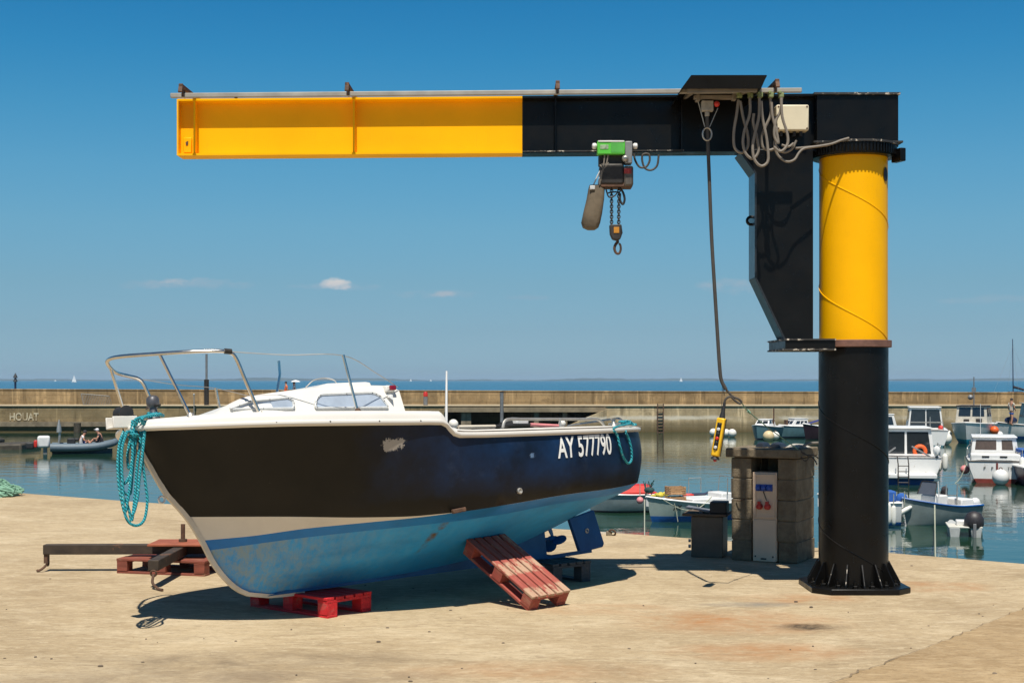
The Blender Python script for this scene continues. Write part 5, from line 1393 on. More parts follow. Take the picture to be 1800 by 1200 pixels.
# ------------------------------------------------------------------ moored boats
def wpt(u, D): return Vector(((u - 900) / F * D, D, WZ))
def hull_mesh(L, Bm, H, hm, boot, par, bow=.35, rim=None, bootH=.10, name='hull', open_=False, tr=.85, deck=None):
    """moored hull: x forward, z=0 at the water"""
    rows = []
    N = 18
    for f, z in ((.0, -.25), (.62, -.12), (.80, bootH), (.93, H * .6), (1.0, H)):
        r_ = []
        for i in range(N + 1):
            t_ = i / N; x = -L / 2 + t_ * L * (.90 + .10 * (z + .25) / (H + .25))
            wf = (tr + (1 - tr) * math.sin(min(t_ / .45, 1) * math.pi / 2)) if t_ < .45 else (1 - ((t_ - .45) / .55) ** 2.3)
            wf = max(wf, 0.0)
            zz = z + (bow * max(t_ - .3, 0) ** 1.6 if z == H else bow * .55 * max(t_ - .3, 0) ** 1.6 if z == H * .6 else 0)
            r_.append((x, Bm / 2 * wf * f, zz))
        rows.append(r_)
    mb = MB()
    for i in range(4):
        mb.mat = 1 if i < 2 else 0
        for sg in (1, -1): mb.loft([[Vector((x, y * sg, z)) for x, y, z in rows[i]], [Vector((x, y * sg, z)) for x, y, z in rows[i + 1]]], False, False)
        a, b = rows[i][0], rows[i + 1][0]
        mb.add([(a[0], a[1], a[2]), (b[0], b[1], b[2]), (b[0], -b[1], b[2]), (a[0], -a[1], a[2])], [(0, 1, 2, 3)])
    h = mb.build(name, [hm, boot], par, angle=50)
    top = rows[4]
    mb = MB()
    if open_:
        for sg in (1, -1):
            mb.loft([[Vector((x, y * sg, z)) for x, y, z in top], [Vector((x, max(y - .10, 0) * sg, z + .01)) for x, y, z in top], [Vector((x, max(y - .14, 0) * sg, z - H * .55)) for x, y, z in top]], False, False)
        mb.loft([[Vector((x, max(y - .14, 0), z - H * .55)) for x, y, z in top], [Vector((x, -max(y - .14, 0), z - H * .55)) for x, y, z in top]], False, False)
        mb.add([(top[0][0], top[0][1], top[0][2]), (top[0][0], -top[0][1], top[0][2]), (top[0][0] + .1, -top[0][1] + .1, top[0][2] + .01), (top[0][0] + .1, top[0][1] - .1, top[0][2] + .01), (top[0][0] + .12, top[0][1] - .12, top[0][2] - H * .55), (top[0][0] + .12, -top[0][1] + .12, top[0][2] - H * .55)], [(0, 1, 2, 3), (3, 2, 5, 4)])
    else:
        mb.loft([[Vector((x, y, z)) for x, y, z in top], [Vector((x, y * .5, z + .04)) for x, y, z in top], [Vector((x, -y * .5, z + .04)) for x, y, z in top], [Vector((x, -y, z)) for x, y, z in top]], False, False)
    mb.build('deck', deck or m_whitep, par)
    mb = MB()
    for sg in (1, -1): mb.tube([(x, y * sg, z - .02) for x, y, z in top], .028, 6)
    mb.tube([(top[0][0], top[0][1], top[0][2] - .02), (top[0][0], -top[0][1], top[0][2] - .02)], .028, 6)
    mb.build('rub_rail', rim or m_whitep, par)
    return top
def house(par, x0, x1, w0, w1, z0, z1, mat=None, rake_f=.25, rake_a=.05, name='cabin', over=.06, win=((.12, .45), (.55, .9)), wz=(.40, .85), gl=None, rear=None, front=True, roof=None):
    """wheelhouse tapering upwards, with side windows, front screens and an overhanging roof"""
    gl = gl or m_glassd
    b = [(x0, w0 / 2, z0), (x1, w0 / 2, z0), (x1, -w0 / 2, z0), (x0, -w0 / 2, z0)]
    tp = [(x0 + rake_a, w1 / 2, z1), (x1 - rake_f, w1 / 2, z1), (x1 - rake_f, -w1 / 2, z1), (x0 + rake_a, -w1 / 2, z1)]
    mb = MB(); mb.loft([[Vector(p) for p in b], [Vector(p) for p in tp]]); c = mb.build(name, mat or m_whitep, par, bevel=.02)
    mb = MB(); mb.box(((x0 + rake_a + x1 - rake_f) / 2, 0, z1 + .025), (x1 - rake_f - x0 - rake_a + 2 * over, w1 + over, .05)); mb.build('roof', roof or mat or m_whitep, c, bevel=.018)
    def P(f, side, g):
        xa = x0 + rake_a * g; xb = x1 - rake_f * g; w_ = w0 + (w1 - w0) * g; z = z0 + (z1 - z0) * g
        return Vector((xa + (xb - xa) * f, side * (w_ / 2 + .006), z))
    for a, b_ in win:
        for sd in (1, -1):
            mb = MB(); q = [P(a, sd, wz[0]), P(b_, sd, wz[0]), P(b_, sd, wz[1]), P(a, sd, wz[1])]; mb.add(q + [p - Vector((0, sd * .012, 0)) for p in q], [(0, 1, 2, 3), (0, 4, 5, 1), (1, 5, 6, 2), (2, 6, 7, 3), (3, 7, 4, 0)]); mb.build('window', gl, c)
    def Q(f, back, g):
        w_ = (w0 + (w1 - w0) * g); x = (x0 + rake_a * g - .006) if back else (x1 - rake_f * g + .006); return Vector((x, -w_ / 2 + w_ * f, z0 + (z1 - z0) * g))
    for wl, back in ((rear or (), True), (((.08, .47), (.53, .92)) if front else (), False)):
        for it in wl:
            a, b_ = it[:2]; g0, g1 = it[2:] if len(it) > 2 else wz
            q = [Q(a, back, g0), Q(b_, back, g0), Q(b_, back, g1), Q(a, back, g1)]; dx = .012 if back else -.012
            mb = MB(); mb.add(q + [p + Vector((dx, 0, 0)) for p in q], [(0, 1, 2, 3), (0, 4, 5, 1), (1, 5, 6, 2), (2, 6, 7, 3), (3, 7, 4, 0)]); mb.build('window', gl, c)
    return c
def bowrail(par, L, Bm, z, r=.02):
    mb = MB(); pts = [(L * .02, Bm * .45, z), (L * .05, Bm * .45, z + .45), (L * .30, Bm * .36, z + .55), (L * .47, 0, z + .62), (L * .30, -Bm * .36, z + .55), (L * .05, -Bm * .45, z + .45), (L * .02, -Bm * .45, z)]
    mb.tube(catmull(pts, 4), r, 6)
    for sg in (1, -1): mb.tube([(L * .25, Bm * .36 * sg, z), (L * .27, Bm * .37 * sg, z + .54)], r, 6)
    mb.build('bow_rail', m_galv, par)
def outboard(par, x, y, z, s=1.0, mat=None, name='outboard_motor'):
    mb = MB(); rings = []
    for zz, a, b in ((0, .10, .09), (.06, .19, .13), (.22, .22, .15), (.34, .17, .12), (.40, .06, .05)):
        rings.append([Vector((x + (a * math.cos(q) - .03) * s, y + b * math.sin(q) * s, z + zz * s)) for q in [i * math.pi / 6 for i in range(12)]])
    mb.loft(rings); o = mb.build(name, mat or m_rubber, par)
    mb = MB(); mb.box((x + .0, y, z - .3 * s), (.12 * s, .09 * s, .62 * s)); mb.build('leg', m_greym, o, bevel=.01); return o
def fender(p, label, mat=None, L=.5, r=.11, ball=False, tilt=(0, 0)):
    t = thing('fender', label, 'fender', p)
    mb = MB()
    if ball: mb.sphere((0, 0, 0), r, 12)
    else: mb.lathe([(.02, -L/2 - .06), (.05, -L/2 - .03), (r * .8, -L/2), (r, -L/2 + .08), (r, L/2 - .08), (r * .8, L/2), (.05, L/2 + .03), (.02, L/2 + .06)], 14, M=Euler((R(tilt[0]), R(tilt[1]), 0)).to_matrix().to_4x4())
    mb.build('body', mat or m_buoyw, t)
    mb = MB(); mb.tube([(0, 0, r if ball else L / 2), (0, 0, (r if ball else L / 2) + .35)], .012, 5); mb.build('lanyard', m_oldrope, t); return t
def buoy(u, v, D, r, label, mat=None, sink=.3):
    p = wpt(u, D); t = thing('mooring_buoy', label, 'buoy', p)
    mb = MB(); mb.sphere((0, 0, r * (1 - sink)), r, 16); mb.build('float', mat or m_buoyw, t)
    mb = MB(); mb.torus((0, 0, r * (2 - sink)), .06, .018, (0, 1, 0)); mb.build('ring', m_rust, t)
    return t

# H: white cruiser, stern to us, close right of the pillar
b = thing('cabin_cruiser', 'white cabin cruiser with a blue waterline and boarding ladder, just right of the crane pillar', 'boat', wpt(1583, 55.0), (0, 0, R(80)))
hull_mesh(6.2, 2.45, 1.0, m_whitep, m_bblue, b, bootH=.22, rim=m_greym, tr=.95)
mb = MB(); mb.box((-3.35, 0, .32), (.55, 1.9, .16)); mb.build('swim_platform', m_whitep, b, bevel=.03)
mb = MB()
for y in (.05, .42): mb.tube([(-3.64, y, -.1), (-3.64, y, .75), (-3.3, y, 1.02)], .022, 6)
for z in (.1, .3, .5, .7): mb.tube([(-3.64, .05, z), (-3.64, .42, z)], .018, 6)
mb.build('boarding_ladder', m_darkmetal, b)
h = house(b, -1.6, 1.5, 2.2, 1.9, 1.0, 1.98, rake_f=.9, rake_a=.0, rear=((.06, .46, .04, .88), (.50, .92, .04, .88)), win=((.08, .42), (.48, .78)), roof=m_whitep, over=.1)
mb = MB(); mb.torus((-1.68, -.55, 1.14), .20, .07, (1, 0, 0), 18, 8); mb.build('life_ring', m_orange, b)
mb = MB(); mb.tube([(-3.1, -.75, 1.02), (-2.3, -.2, 1.35)], .03, 6); mb.build('rod_holder', m_greym, b)
mb = MB(); mb.tube([(-3.1, .9, 1.02), (-2.3, .4, 1.3)], .03, 6); mb.build('rod_holder', m_greym, b)
bowrail(b, 6.2, 2.5, 1.05)
outboard(b, -3.0, -1.0, 1.05, .9, m_whitep)
mb = MB(); mb.tube([(-1.2, .7, 2.0), (-1.35, .7, 3.9)], .014, 5); mb.build('aerial', m_whitep, b)
mb = MB(); mb.tube(rounded([Vector((-3.0, 1.12, 1.0)), Vector((-3.0, 1.12, 1.42)), Vector((-1.7, 1.18, 1.46)), Vector((-1.7, 1.18, 1.0))], .08), .016, 6); mb.tube(rounded([Vector((-3.0, -1.12, 1.0)), Vector((-3.0, -1.12, 1.42)), Vector((-1.7, -1.18, 1.46)), Vector((-1.7, -1.18, 1.0))], .08), .016, 6); mb.build('side_rail', m_galv, b)
fender(at(1652, 818, 53.5), 'white sausage fender hanging off the cruiser right of the pillar, shorter of two', L=.30, r=.085)
fender(at(1661, 812, 53.3), 'white sausage fender hanging off the cruiser right of the pillar, longer of two', L=.55, r=.105)

# I: white cuddy with maroon waterline
b = thing('cabin_cruiser', 'white wheelhouse boat with a dark red waterline and brown tinted windows at the right', 'boat', wpt(1746, 55.2), (0, 0, R(73)))
hull_mesh(5.6, 2.02, .82, m_whitep, m_maroon, b, bootH=.16, rim=m_darkmetal, tr=.95)
m_glassbr = pm('brown_tinted_glass', (.10, .07, .055), .15, var=.2, bump=0)
house(b, -1.5, 1.2, 1.78, 1.55, .80, 1.62, rear=((.10, .34, .45, .9), (.46, .92, .45, .9)), gl=m_glassbr, over=.08)
mb = MB(); mb.box((-2.15, 0, .93), (1.2, 1.75, .26)); mb.build('stern_bench', m_whitep, b, bevel=.04)
mb = MB(); mb.box((-2.757, -.28, .97), (.02, .26, .06)); mb.box((-2.757, .35, .97), (.02, .26, .06)); mb.build('scupper', m_rubber, b)
mb = MB(); mb.tube([(-2.82, -.05, .75), (-2.84, -.05, .1), (-2.84, -.05, -.1)], .035, 6); mb.build('rudder', m_maroon, b)
for yy, tx in ((.42, 'F'), (.15, 'F'), (-.42, 'T'), (-.52, 'S')):
    mb = MB(); vs, fs = text_mesh(tx, .03); mb.add([(-2.822, yy - v.x * .07, .50 + v.y * .1) for v in vs], fs); mb.build('hull_letter', m_bletter, b)
mb = MB(); mb.tube([(-1.2, .5, 1.66), (-1.3, .5, 2.9)], .012, 5); mb.build('aerial', m_whitep, b)
mb = MB(); mb.tube(rounded([Vector((-1.5, .95, .85)), Vector((-1.5, .98, 1.25)), Vector((2.2, .55, 1.55)), Vector((2.6, 0, 1.6))], .1), .016, 6); mb.tube([(.6, .84, 1.0), (.6, .86, 1.42)], .014, 6); mb.build('side_rail', m_galv, b)
mb = MB(); mb.tube(catmull([(-2.7, .95, .85), (-2.85, 1.1, .5), (-3.0, 1.3, .1), (-3.3, 1.6, -.1)], 4), .014, 5); mb.build('stern_line', m_oldrope, b)
buoy(1759, 856, 51.8, .30, 'large white round buoy floating against the transom of the wheelhouse boat', m_whitep, .12)
fender(at(1696, 825, 54), 'pink red pear fender hanging at the port side of the wheelhouse boat', m_pink, ball=True, r=.17)
b = thing('moored_dinghy', 'dark blue boat cut by the right edge beside the wheelhouse boat', 'boat', wpt(1815, 53), (0, 0, R(80)))
hull_mesh(4.5, 1.7, .7, m_navy, m_navy, b); house(b, -.8, .9, 1.2, 1.0, .7, 1.2, mat=m_bluecl)
fender(at(1797, 815, 52), 'white fender at the right edge on the dark blue boat', L=.4, r=.10)

# J: grey open boat in front
b = thing('open_motorboat', 'open motorboat with grey hull, blue rub rail and windscreen moored in front', 'boat', wpt(1645, 37.8), (0, 0, R(207)))
hull_mesh(2.35, 1.25, .50, m_grey_boat, m_grey_boat, b, bow=.42, rim=m_bblue, open_=True, bootH=.05)
mb = MB(); mb.box((.05, 0, .56), (.45, .55, .42)); co = mb.build('console', m_whitep, b, bevel=.04)
mb = MB(); mb.loft([[Vector((.33, y, .78)) for y in (-.32, -.1, .1, .32)], [Vector((.22, y, 1.10)) for y in (-.27, -.1, .1, .27)]], False, False); mb.build('windscreen', pm('smoked_perspex', (.10, .11, .13), .1, var=.1), co)
mb = MB(); mb.tube(rounded([Vector((.34, -.33, .77)), Vector((.22, -.28, 1.12)), Vector((.22, .28, 1.12)), Vector((.34, .33, .77))], .06), .014, 6); mb.build('screen_frame', m_darkmetal, co)
mb = MB(); mb.box((-.75, 0, .50), (.45, .8, .30)); mb.build('stern_seat', m_whitep, b, bevel=.03)
mb = MB(); mb.tube([(-.45, .3, .4), (-.47, .3, 1.05)], .018, 6); mb.tube([(-.45, -.1, .4), (-.47, -.1, 1.0)], .018, 6); mb.tube([(-.45, .3, .75), (-.47, -.1, .72)], .014, 6); mb.build('seat_frame', m_galv, b)
mb = MB(); mb.sphere((-.52, -.22, .86), .10, 10, (1, .8, 1)); mb.sphere((-.56, -.28, .76), .11, 10, (1, .7, 1.1)); mb.build('steering_wheel_cover', m_dark, b)
outboard(b, -1.28, .1, .34, .75, m_whitep)
mb = MB(); mb.tube([(.25, .40, .45), (.30, .40, 1.15)], .016, 6); mb.build('light_pole', m_whitep, b)
tag((lambda m: m.build('mooring_rope', m_oldrope))(MB().tube(catmull([at(1643, 888, 36.8), at(1643.5, 930, 34), at(1644, 968, 20), at(1645, 985, 13.2)], 5), lambda t_: .02 - .012 * t_, 6)), 'pale mooring rope running from the grey open motorboat down to the quay', 'rope')
fender(at(1590, 897, 37.2), 'white sausage fender slung at the bow of the grey open motorboat', L=.32, r=.065, tilt=(0, 60))

# K: small catamaran tender
b = thing('tender_dinghy', 'tiny cream twin hulled tender with a black covered outboard, nearest the quay', 'dinghy', wpt(1694, 35.0), (0, 0, R(77)))
b.scale = (.74, .74, .74)
for y in (.34, -.34):
    mb = MB(); rings = []
    for x, w_, h_ in ((-.75, .17, .30), (0, .19, .32), (.55, .16, .36), (.85, .05, .42)):
        rings.append([Vector((x, y + a * w_, z)) for a, z in ((-.8, -.12), (.8, -.12), (1, h_ * .75), (1, h_), (-1, h_), (-1, h_ * .75))])
    mb.loft(rings); mb.build('hull', pm('pale_grey_gelcoat', (.42, .43, .41), .45, var=.12), b, bevel=.02)
mb = MB(); mb.box((0, 0, .315), (1.5, 1.08, .06)); mb.build('deck', pm('cream_deck', (.62, .60, .52), .5, var=.1), b, bevel=.02)
mb = MB(); mb.box((-.1, .08, .42), (.5, .35, .16)); mb.build('seat_box', m_whitep, b, bevel=.02)
mb = MB(); rings = []
for zz, r_ in ((.30, .27), (.42, .32), (.62, .31), (.78, .21), (.84, .06)): rings.append([Vector((-.55 + r_ * .9 * math.cos(q), -.28 + r_ * math.sin(q), zz)) for q in [i * math.pi / 8 for i in range(16)]])
mb.loft(rings); mb.build('outboard_cover', pm('ribbed_black_cover', (.03, .026, .028), .5, var=.5, scale=30), b)
mb = MB(); mb.box((-.80, -.28, .15), (.08, .1, .6)); mb.build('motor_leg', m_greym, b, bevel=.01)

# N: boat mostly behind the crane pillar
b = thing('open_motorboat', 'white boat hidden behind the crane pillar with only its ends showing', 'boat', wpt(1508, 37.5), (0, 0, R(178)))
hull_mesh(2.1, 1.0, .62, m_whitep, m_bblue, b, open_=True, bootH=.1)
mb = MB(); mb.box((-.8, .0, .75), (.3, .5, .3)); mb.build('seat_box', m_bluecl, b, bevel=.04)
outboard(b, -1.12, 0, .55, .7, m_bluecl)
fender(at(1562, 902, 36.6), 'white fender on the stern of the boat behind the pillar, nearer the pillar', L=.42, r=.075)
fender(at(1571, 905, 36.6), 'cream fender on the stern of the boat behind the pillar, farther from the pillar', L=.38, r=.07)

# M: white fishing boat with crates, L: red topped grey boat
b = thing('fishing_boat', 'white open fishing boat with AY lettering and blue bottom, loaded with brown crates', 'boat', wpt(1212, 38.7), (0, 0, R(206)))
tp_ = hull_mesh(2.75, 1.35, .50, pm('pale_green_grey_hull', (.34, .40, .36), .45, var=.1), m_bblue, b, bow=.36, bootH=.16, open_=True)
mb = MB(); mb.box((-.35, 0, .52), (1.1, .95, .18)); mb.build('engine_box', m_whitep, b, bevel=.03)
mb = MB(); mb.box((-.95, .1, .58), (.4, .7, .32)); mb.build('stern_locker', m_whitep, b, bevel=.03)
vs, fs = text_mesh('AY', .04)
mb = MB()
def hside(x): # port/starboard hull point near gunwale
    t_ = (x + 2.75 / 2) / 2.75
    wf = 1 - max((t_ - .45) / .55, 0) ** 2.3
    return 1.35 / 2 * wf
mb.add([(.80 - v.x * .22, hside(.80 - v.x * .22) * .955 + .012 - (1 - v.y) * .02, .32 + v.y * .15) for v in vs], fs); mb.build('lettering', m_bletter, b)
mb = MB(); vs, fs = text_mesh('575', .04); mb.add([(.35 - v.x * .42, hside(.35 - v.x * .42) * .955 + .016 - (1 - v.y) * .02, .29 + v.y * .14) for v in vs], fs); mb.build('lettering', m_bletter, b)
for pts in ([(-1.2, .3, .7), (-1.25, .3, 1.15), (-1.25, -.4, 1.15), (-1.2, -.4, .7)], [(-.3, -.5, .7), (-.3, -.5, 1.1), (-.7, -.5, 1.1), (-.7, -.5, .7)], [(-1.35, .0, .6), (-1.38, .0, 1.25)], [(-.9, .5, .7), (-.9, .5, 1.15)]): mb = MB(); mb.tube(pts, .014, 6); mb.build('rail', m_galv, b)
mb = MB(); pts = [];
for i in range(15): f = i / 14; pts.append((1.2 - 1.5 * f, .50 + .22 * math.sin(f * 2.6), .66 - .32 * math.sin(f * math.pi)))
mb.tube(catmull(pts, 3), .014, 6)
for x in (.9, .2, -.2): mb.tube([(x, .65, .54), (x - .05, .68, .26), (x - .08, .70, .05)], .012, 5)
mb.build('draped_line', m_oldrope, b)
BMm = PM[b.name]
def crate(p, label, s=(.52, .36, .26), rz=0):
    t = thing('fish_crate', label, 'crate', p, (0, 0, R(rz)))
    x, y, z = s; mb = MB()
    for k in range(4):
        zz = z * (.12 + .25 * k)
        for sg in (-1, 1): mb.box((0, sg * y / 2, zz), (x, .02, z * .17)); mb.box((sg * x / 2, 0, zz), (.02, y, z * .17))
    mb.build('slats', m_crate, t)
    mb = MB()
    for sx_ in (-1, 1):
        for sy_ in (-1, 1): mb.box((sx_ * (x / 2 - .02), sy_ * (y / 2 - .02), z / 2), (.04, .04, z))
    mb.box((0, 0, .02), (x - .02, y - .02, .03)); mb.build('frame', m_crate, t)
crate(at(1187, 886, 38.6), 'lower brown slatted crate on the white fishing boat with AY lettering', (.46, .4, .22), 15)
crate(at(1187, 869, 38.6), 'upper brown slatted crate stacked on the white fishing boat with AY lettering', (.46, .4, .23), 12)
buoy_m = fender(at(1125, 879, 37.9), 'pink ball fender at the bow of the white fishing boat with AY lettering', m_pink, ball=True, r=.095)
t = thing('flag_bundle', 'bundle of dark green marker sticks standing at the bow of the AY fishing boat', 'marker sticks', at(1140, 866, 38.3))
mb = MB(); rng = random.Random(9)
for k in range(9):
    a = rng.uniform(-.35, .35); mb.tube([(rng.uniform(-.1, .1), rng.uniform(-.1, .1), -.05), (a * .5, rng.uniform(-.1, .1), rng.uniform(.25, .42))], rng.uniform(.008, .016), 5)
mb.build('sticks', pm('dark_green_stick', (.02, .07, .06), .6, var=.4), t)
mb = MB(); mb.sphere((.02, 0, .08), .12, 8, (1.2, .8, .7)); mb.build('cloth', pm('dark_teal_cloth', (.02, .06, .06), .8, var=.4), t)
t = thing('net_bundle', 'yellow and green net bundle behind the bow of the AY fishing boat', 'fishing net', at(1158, 870, 39.2)); mb = MB()
for k in range(7): mb.sphere((rng.uniform(-.25, .2), rng.uniform(-.1, .1), rng.uniform(-.03, .08)), rng.uniform(.05, .09), 8, (1.3, 1, .7))
mb.build('netting', pm('yellow_green_net', (.50, .42, .05), .8, var=.5, scale=6), t)
t = thing('folded_parasol', 'folded navy cover with a red cushion lying on the stern of the AY fishing boat', 'cover', at(1232, 868, 39.8)); mb = MB(); mb.tube([(-.25, 0, -.02), (.1, 0, .0), (.32, 0, .10)], lambda t_: .05 - .03 * t_, 8); mb.build('roll', m_navy, t); mb = MB(); mb.box((-.35, .05, -.04), (.3, .3, .1)); mb.build('cushion', m_red, t, bevel=.03)
tag((lambda m: m.build('mooring_rope', m_oldrope))(MB().tube(catmull([at(1133, 878, 37.8), at(1133, 915, 28), at(1133, 943, 15.0)], 5), lambda t_: .016 - .008 * t_, 6)), 'thin pale mooring rope from the AY fishing boat bow to the quay edge', 'rope')
b = thing('fishing_boat', 'pale grey boat with a bright red foredeck showing behind the stern of the black boat', 'boat', wpt(1090, 41.2), (0, 0, R(190)))
hull_mesh(2.0, 1.3, .54, pm('chalky_grey_hull', (.26, .31, .31), .5, var=.12), m_dark, b, bow=.1, deck=m_red, bootH=.06, rim=m_whitep)
mb = MB(); mb.loft([[Vector((x, y, z)) for x, y, z in ((-.9, .5, .57), (.1, .5, .57), (.3, 0, .60), (.1, -.5, .57), (-.9, -.5, .57))], [Vector((x, y, z)) for x, y, z in ((-.85, .3, .78), (-.3, .3, .78), (-.1, 0, .78), (-.3, -.3, .78), (-.85, -.3, .78))]]); mb.build('red_cover', m_red, b, bevel=.02)

# far boats under the wall
b = thing('cabin_boat', 'small blue grey boat seen bow on, left of two moored above the kiosk roof', 'boat', wpt(1345, 92), (0, 0, R(238)))
hull_mesh(3.0, 1.6, .8, m_bluegrey, m_navy, b, bow=.3, rim=m_whitep); house(b, -.6, .7, 1.0, .8, .85, 1.25, rake_f=.4)
b = thing('cabin_boat', 'small white cabin boat with blue grey hull, right of two above the kiosk', 'boat', wpt(1397, 94), (0, 0, R(196)))
hull_mesh(2.35, 1.3, .78, m_bluegrey, m_navy, b, bow=.15, rim=m_whitep); house(b, -.75, .55, 1.1, .95, .78, 1.24, rake_f=.35, win=((.08, .26), (.32, .50), (.56, .80)), wz=(.3, .75))
mb = MB(); mb.box((.68, .1, .98), (.16, .3, .42)); mb.build('fish_box', m_rust, b, bevel=.02)
b = thing('cabin_boat', 'dark maroon boat with a blue awning, half hidden at the left of the pillar', 'boat', wpt(1446, 91), (0, 0, R(184)))
hull_mesh(2.6, 1.4, .85, pm('dark_maroon_hull', (.03, .012, .02), .5), m_dark, b, rim=m_whitep); mb = MB(); mb.loft([[Vector((.9, y, 1.05)) for y in (-.5, 0, .5)], [Vector((-.8, y, 1.55 + (.06 if y == 0 else 0))) for y in (-.5, 0, .5)]], False, False); mb.tube([(-.75, .5, .8), (-.75, .5, 1.55)], .03, 6); mb.build('awning', pm('blue_awning', (.02, .03, .16), .8), b)
b = thing('cabin_boat', 'white cabin boat cut off by the right side of the pillar under the wall', 'boat', wpt(1550, 90), (0, 0, R(168)))
hull_mesh(2.8, 1.5, .7, m_bluegrey, m_navy, b, rim=m_whitep); house(b, -.95, .9, 1.2, 1.0, .72, 1.62, rake_f=.3, rake_a=.25, win=((.1, .5), (.58, .92)), wz=(.3, .88))
b = thing('cabin_cruiser', 'white sport cruiser with tall dark glass cabin, just behind the blue lined cruiser', 'boat', wpt(1624, 84), (0, 0, R(77)))
hull_mesh(6.0, 2.5, .95, m_whitep, m_bluegrey, b, rim=m_greym, tr=.95); house(b, -1.6, 1.2, 2.0, 1.7, .95, 2.2, rear=((.05, .47, .08, .92), (.5, .95, .08, .92)), over=.1)
mb = MB(); mb.tube([(-2.9, -.9, .95), (-2.9, -.9, 1.4), (-2.9, .9, 1.4), (-2.9, .9, .95)], .03, 6); mb.tube([(-2.6, -.2, .9), (-2.6, -.2, 1.7)], .03, 6); mb.build('stern_rail', m_galv, b)
fender(at(1654, 752, 82), 'red fender hanging off the stern of the sport cruiser with the tall glass cabin', m_red, ball=True, r=.16)
buoy(1661, 783, 84, .40, 'big white mooring buoy between the two far white cruisers', sink=.12)
for i, (u, D, r_, lab) in enumerate(((1652, 88, .25, 'cream buoy left behind the big white mooring buoy'), (1666, 88, .24, 'yellowish buoy right behind the big white mooring buoy'))): buoy(u, 0, D, r_, lab, sink=-1.2 if i == 0 else -1.0)
b = thing('cabin_cruiser', 'white fishing cruiser with a bright cyan waterline and dark wheelhouse below the wall', 'boat', wpt(1710, 87), (0, 0, R(243)))
hull_mesh(5.2, 2.5, 1.15, m_whitep, m_cyan, b, bow=.25, bootH=.26, rim=m_whitep); house(b, -1.3, .6, 1.9, 1.7, 1.15, 2.22, mat=pm('beige_wheelhouse', (.5, .46, .38), .5), roof=m_dark, rake_f=.15, wz=(.42, .92), over=.12)
mb = MB(); mb.tube([(-.4, 0, 2.2), (-.4, 0, 4.0)], .035, 6); mb.sphere((-.4, -.2, 2.75), .16, 10); mb.box((-.4, 0, 3.2), (.1, .25, .3)); mb.build('mast', m_greym, b)
mb = MB(); mb.box((.9, .5, 1.35), (.5, .3, .25)); mb.build('deck_gear', m_darkmetal, b, bevel=.03)
mb = MB(); mb.box((1.1, -.2, 1.35), (.3, .3, .2)); mb.build('deck_gear', m_darkmetal, b, bevel=.03)
fender(at(1748, 756, 86), 'orange ball fender heaped on the stern of the cyan lined cruiser', m_orange, ball=True, r=.26)
fender(at(1757, 764, 86), 'white ball fender heaped on the stern of the cyan lined cruiser', m_whitep, ball=True, r=.22)
b = thing('cabin_cruiser', 'dark framed boat with blue stripe cut by the right edge under the wall', 'boat', wpt(1800, 92), (0, 0, R(178)))
hull_mesh(3.6, 1.8, .9, m_whitep, m_bblue, b, rim=m_darkmetal, bootH=.2); house(b, -1.4, .2, 1.4, 1.3, .9, 2.3, mat=m_bluegrey, roof=m_cream, win=((.1, .45), (.55, .9)), over=.15)
mb = MB(); mb.sphere((.9, .2, 1.2), .32, 10, (1.3, 1, .8)); mb.build('net_pile', m_navy, b)
person('person in a pale top bending on the boat at the right edge', (at(1776, 0, 91.5).x, 91.3, WZ + .9), 20, 'stand', m_cream, m_bluecl)

buoy(1287, 0, 95, .29, 'white ball buoy on the water, rightmost of three beside the yellow pendant', sink=.1)
buoy(1276.5, 0, 96, .27, 'white ball buoy on the water, middle of three beside the yellow pendant', sink=.1)
buoy(1254, 0, 97, .27, 'white ball buoy mostly hidden left of the yellow pendant', sink=.1)
buoy(1351, 0, 89.5, .36, 'cream mooring buoy floating in front of the two small boats under the wall', pm('cream_buoy', (.62, .48, .27), .5, var=.1), .25)
buoy(1363, 0, 90.5, .27, 'small white buoy touching the cream mooring buoy', sink=.0)

# grey inflatable at the far left
b = thing('inflatable_dinghy', 'grey inflatable boat with a red and white outboard below the painted wall', 'inflatable boat', wpt(138, 74), (0, 0, R(14)))
mb = MB()
for sg in (1, -1): mb.tube(catmull([(-1.35, .62 * sg, .34), (0, .66 * sg, .33), (1.0, .58 * sg, .38), (1.7, .25 * sg, .52), (1.85, 0, .60)], 5), lambda t_: .22 - .05 * t_, 12)
mb.build('tube', m_ribgrey, b)
mb = MB(); mb.loft([[Vector((x, y, z)) for y, z in ((-.5 * w_, .25), (0, -.15), (.5 * w_, .25))] for x, w_ in ((-1.3, 1), (.8, 1), (1.7, .1))], False, False); mb.box((-1.3, 0, .3), (.05, 1.0, .4)); mb.build('hull', m_ribgrey, b)
mb = MB(); mb.box((-.35, -.1, .62), (.4, .5, .35)); mb.box((-.1, -.1, .72), (.25, .4, .14)); mb.build('console', m_rubber, b, bevel=.04)
mb = MB(); mb.box((-1.72, 0, .62), (.62, .46, .62)); o = mb.build('outboard_motor', m_whitep, b, bevel=.10)
mb = MB(); mb.box((-1.65, 0, .0), (.2, .14, .9)); mb.build('leg', m_greym, o, bevel=.02)
mb = MB(); mb.box((-2.12, 0, .52), (.16, .36, .36)); mb.build('red_band', m_red, o, bevel=.03)
mb = MB(); mb.box((-2.40, 0, .42), (.42, .34, .34)); mb.build('lower_cowl', m_rubber, o, bevel=.06)
mb = MB(); mb.tube(catmull([(-1.0, .2, .4), (-.95, .2, .9), (-.98, .2, 1.3)], 4), .06, 8); mb.lathe([(.13, 1.1), (.11, 1.35), (.02, 1.75)], 10, (-.98, .2, 0)); mb.build('flag_staff', m_galv, b)
IM = PM[b.name]
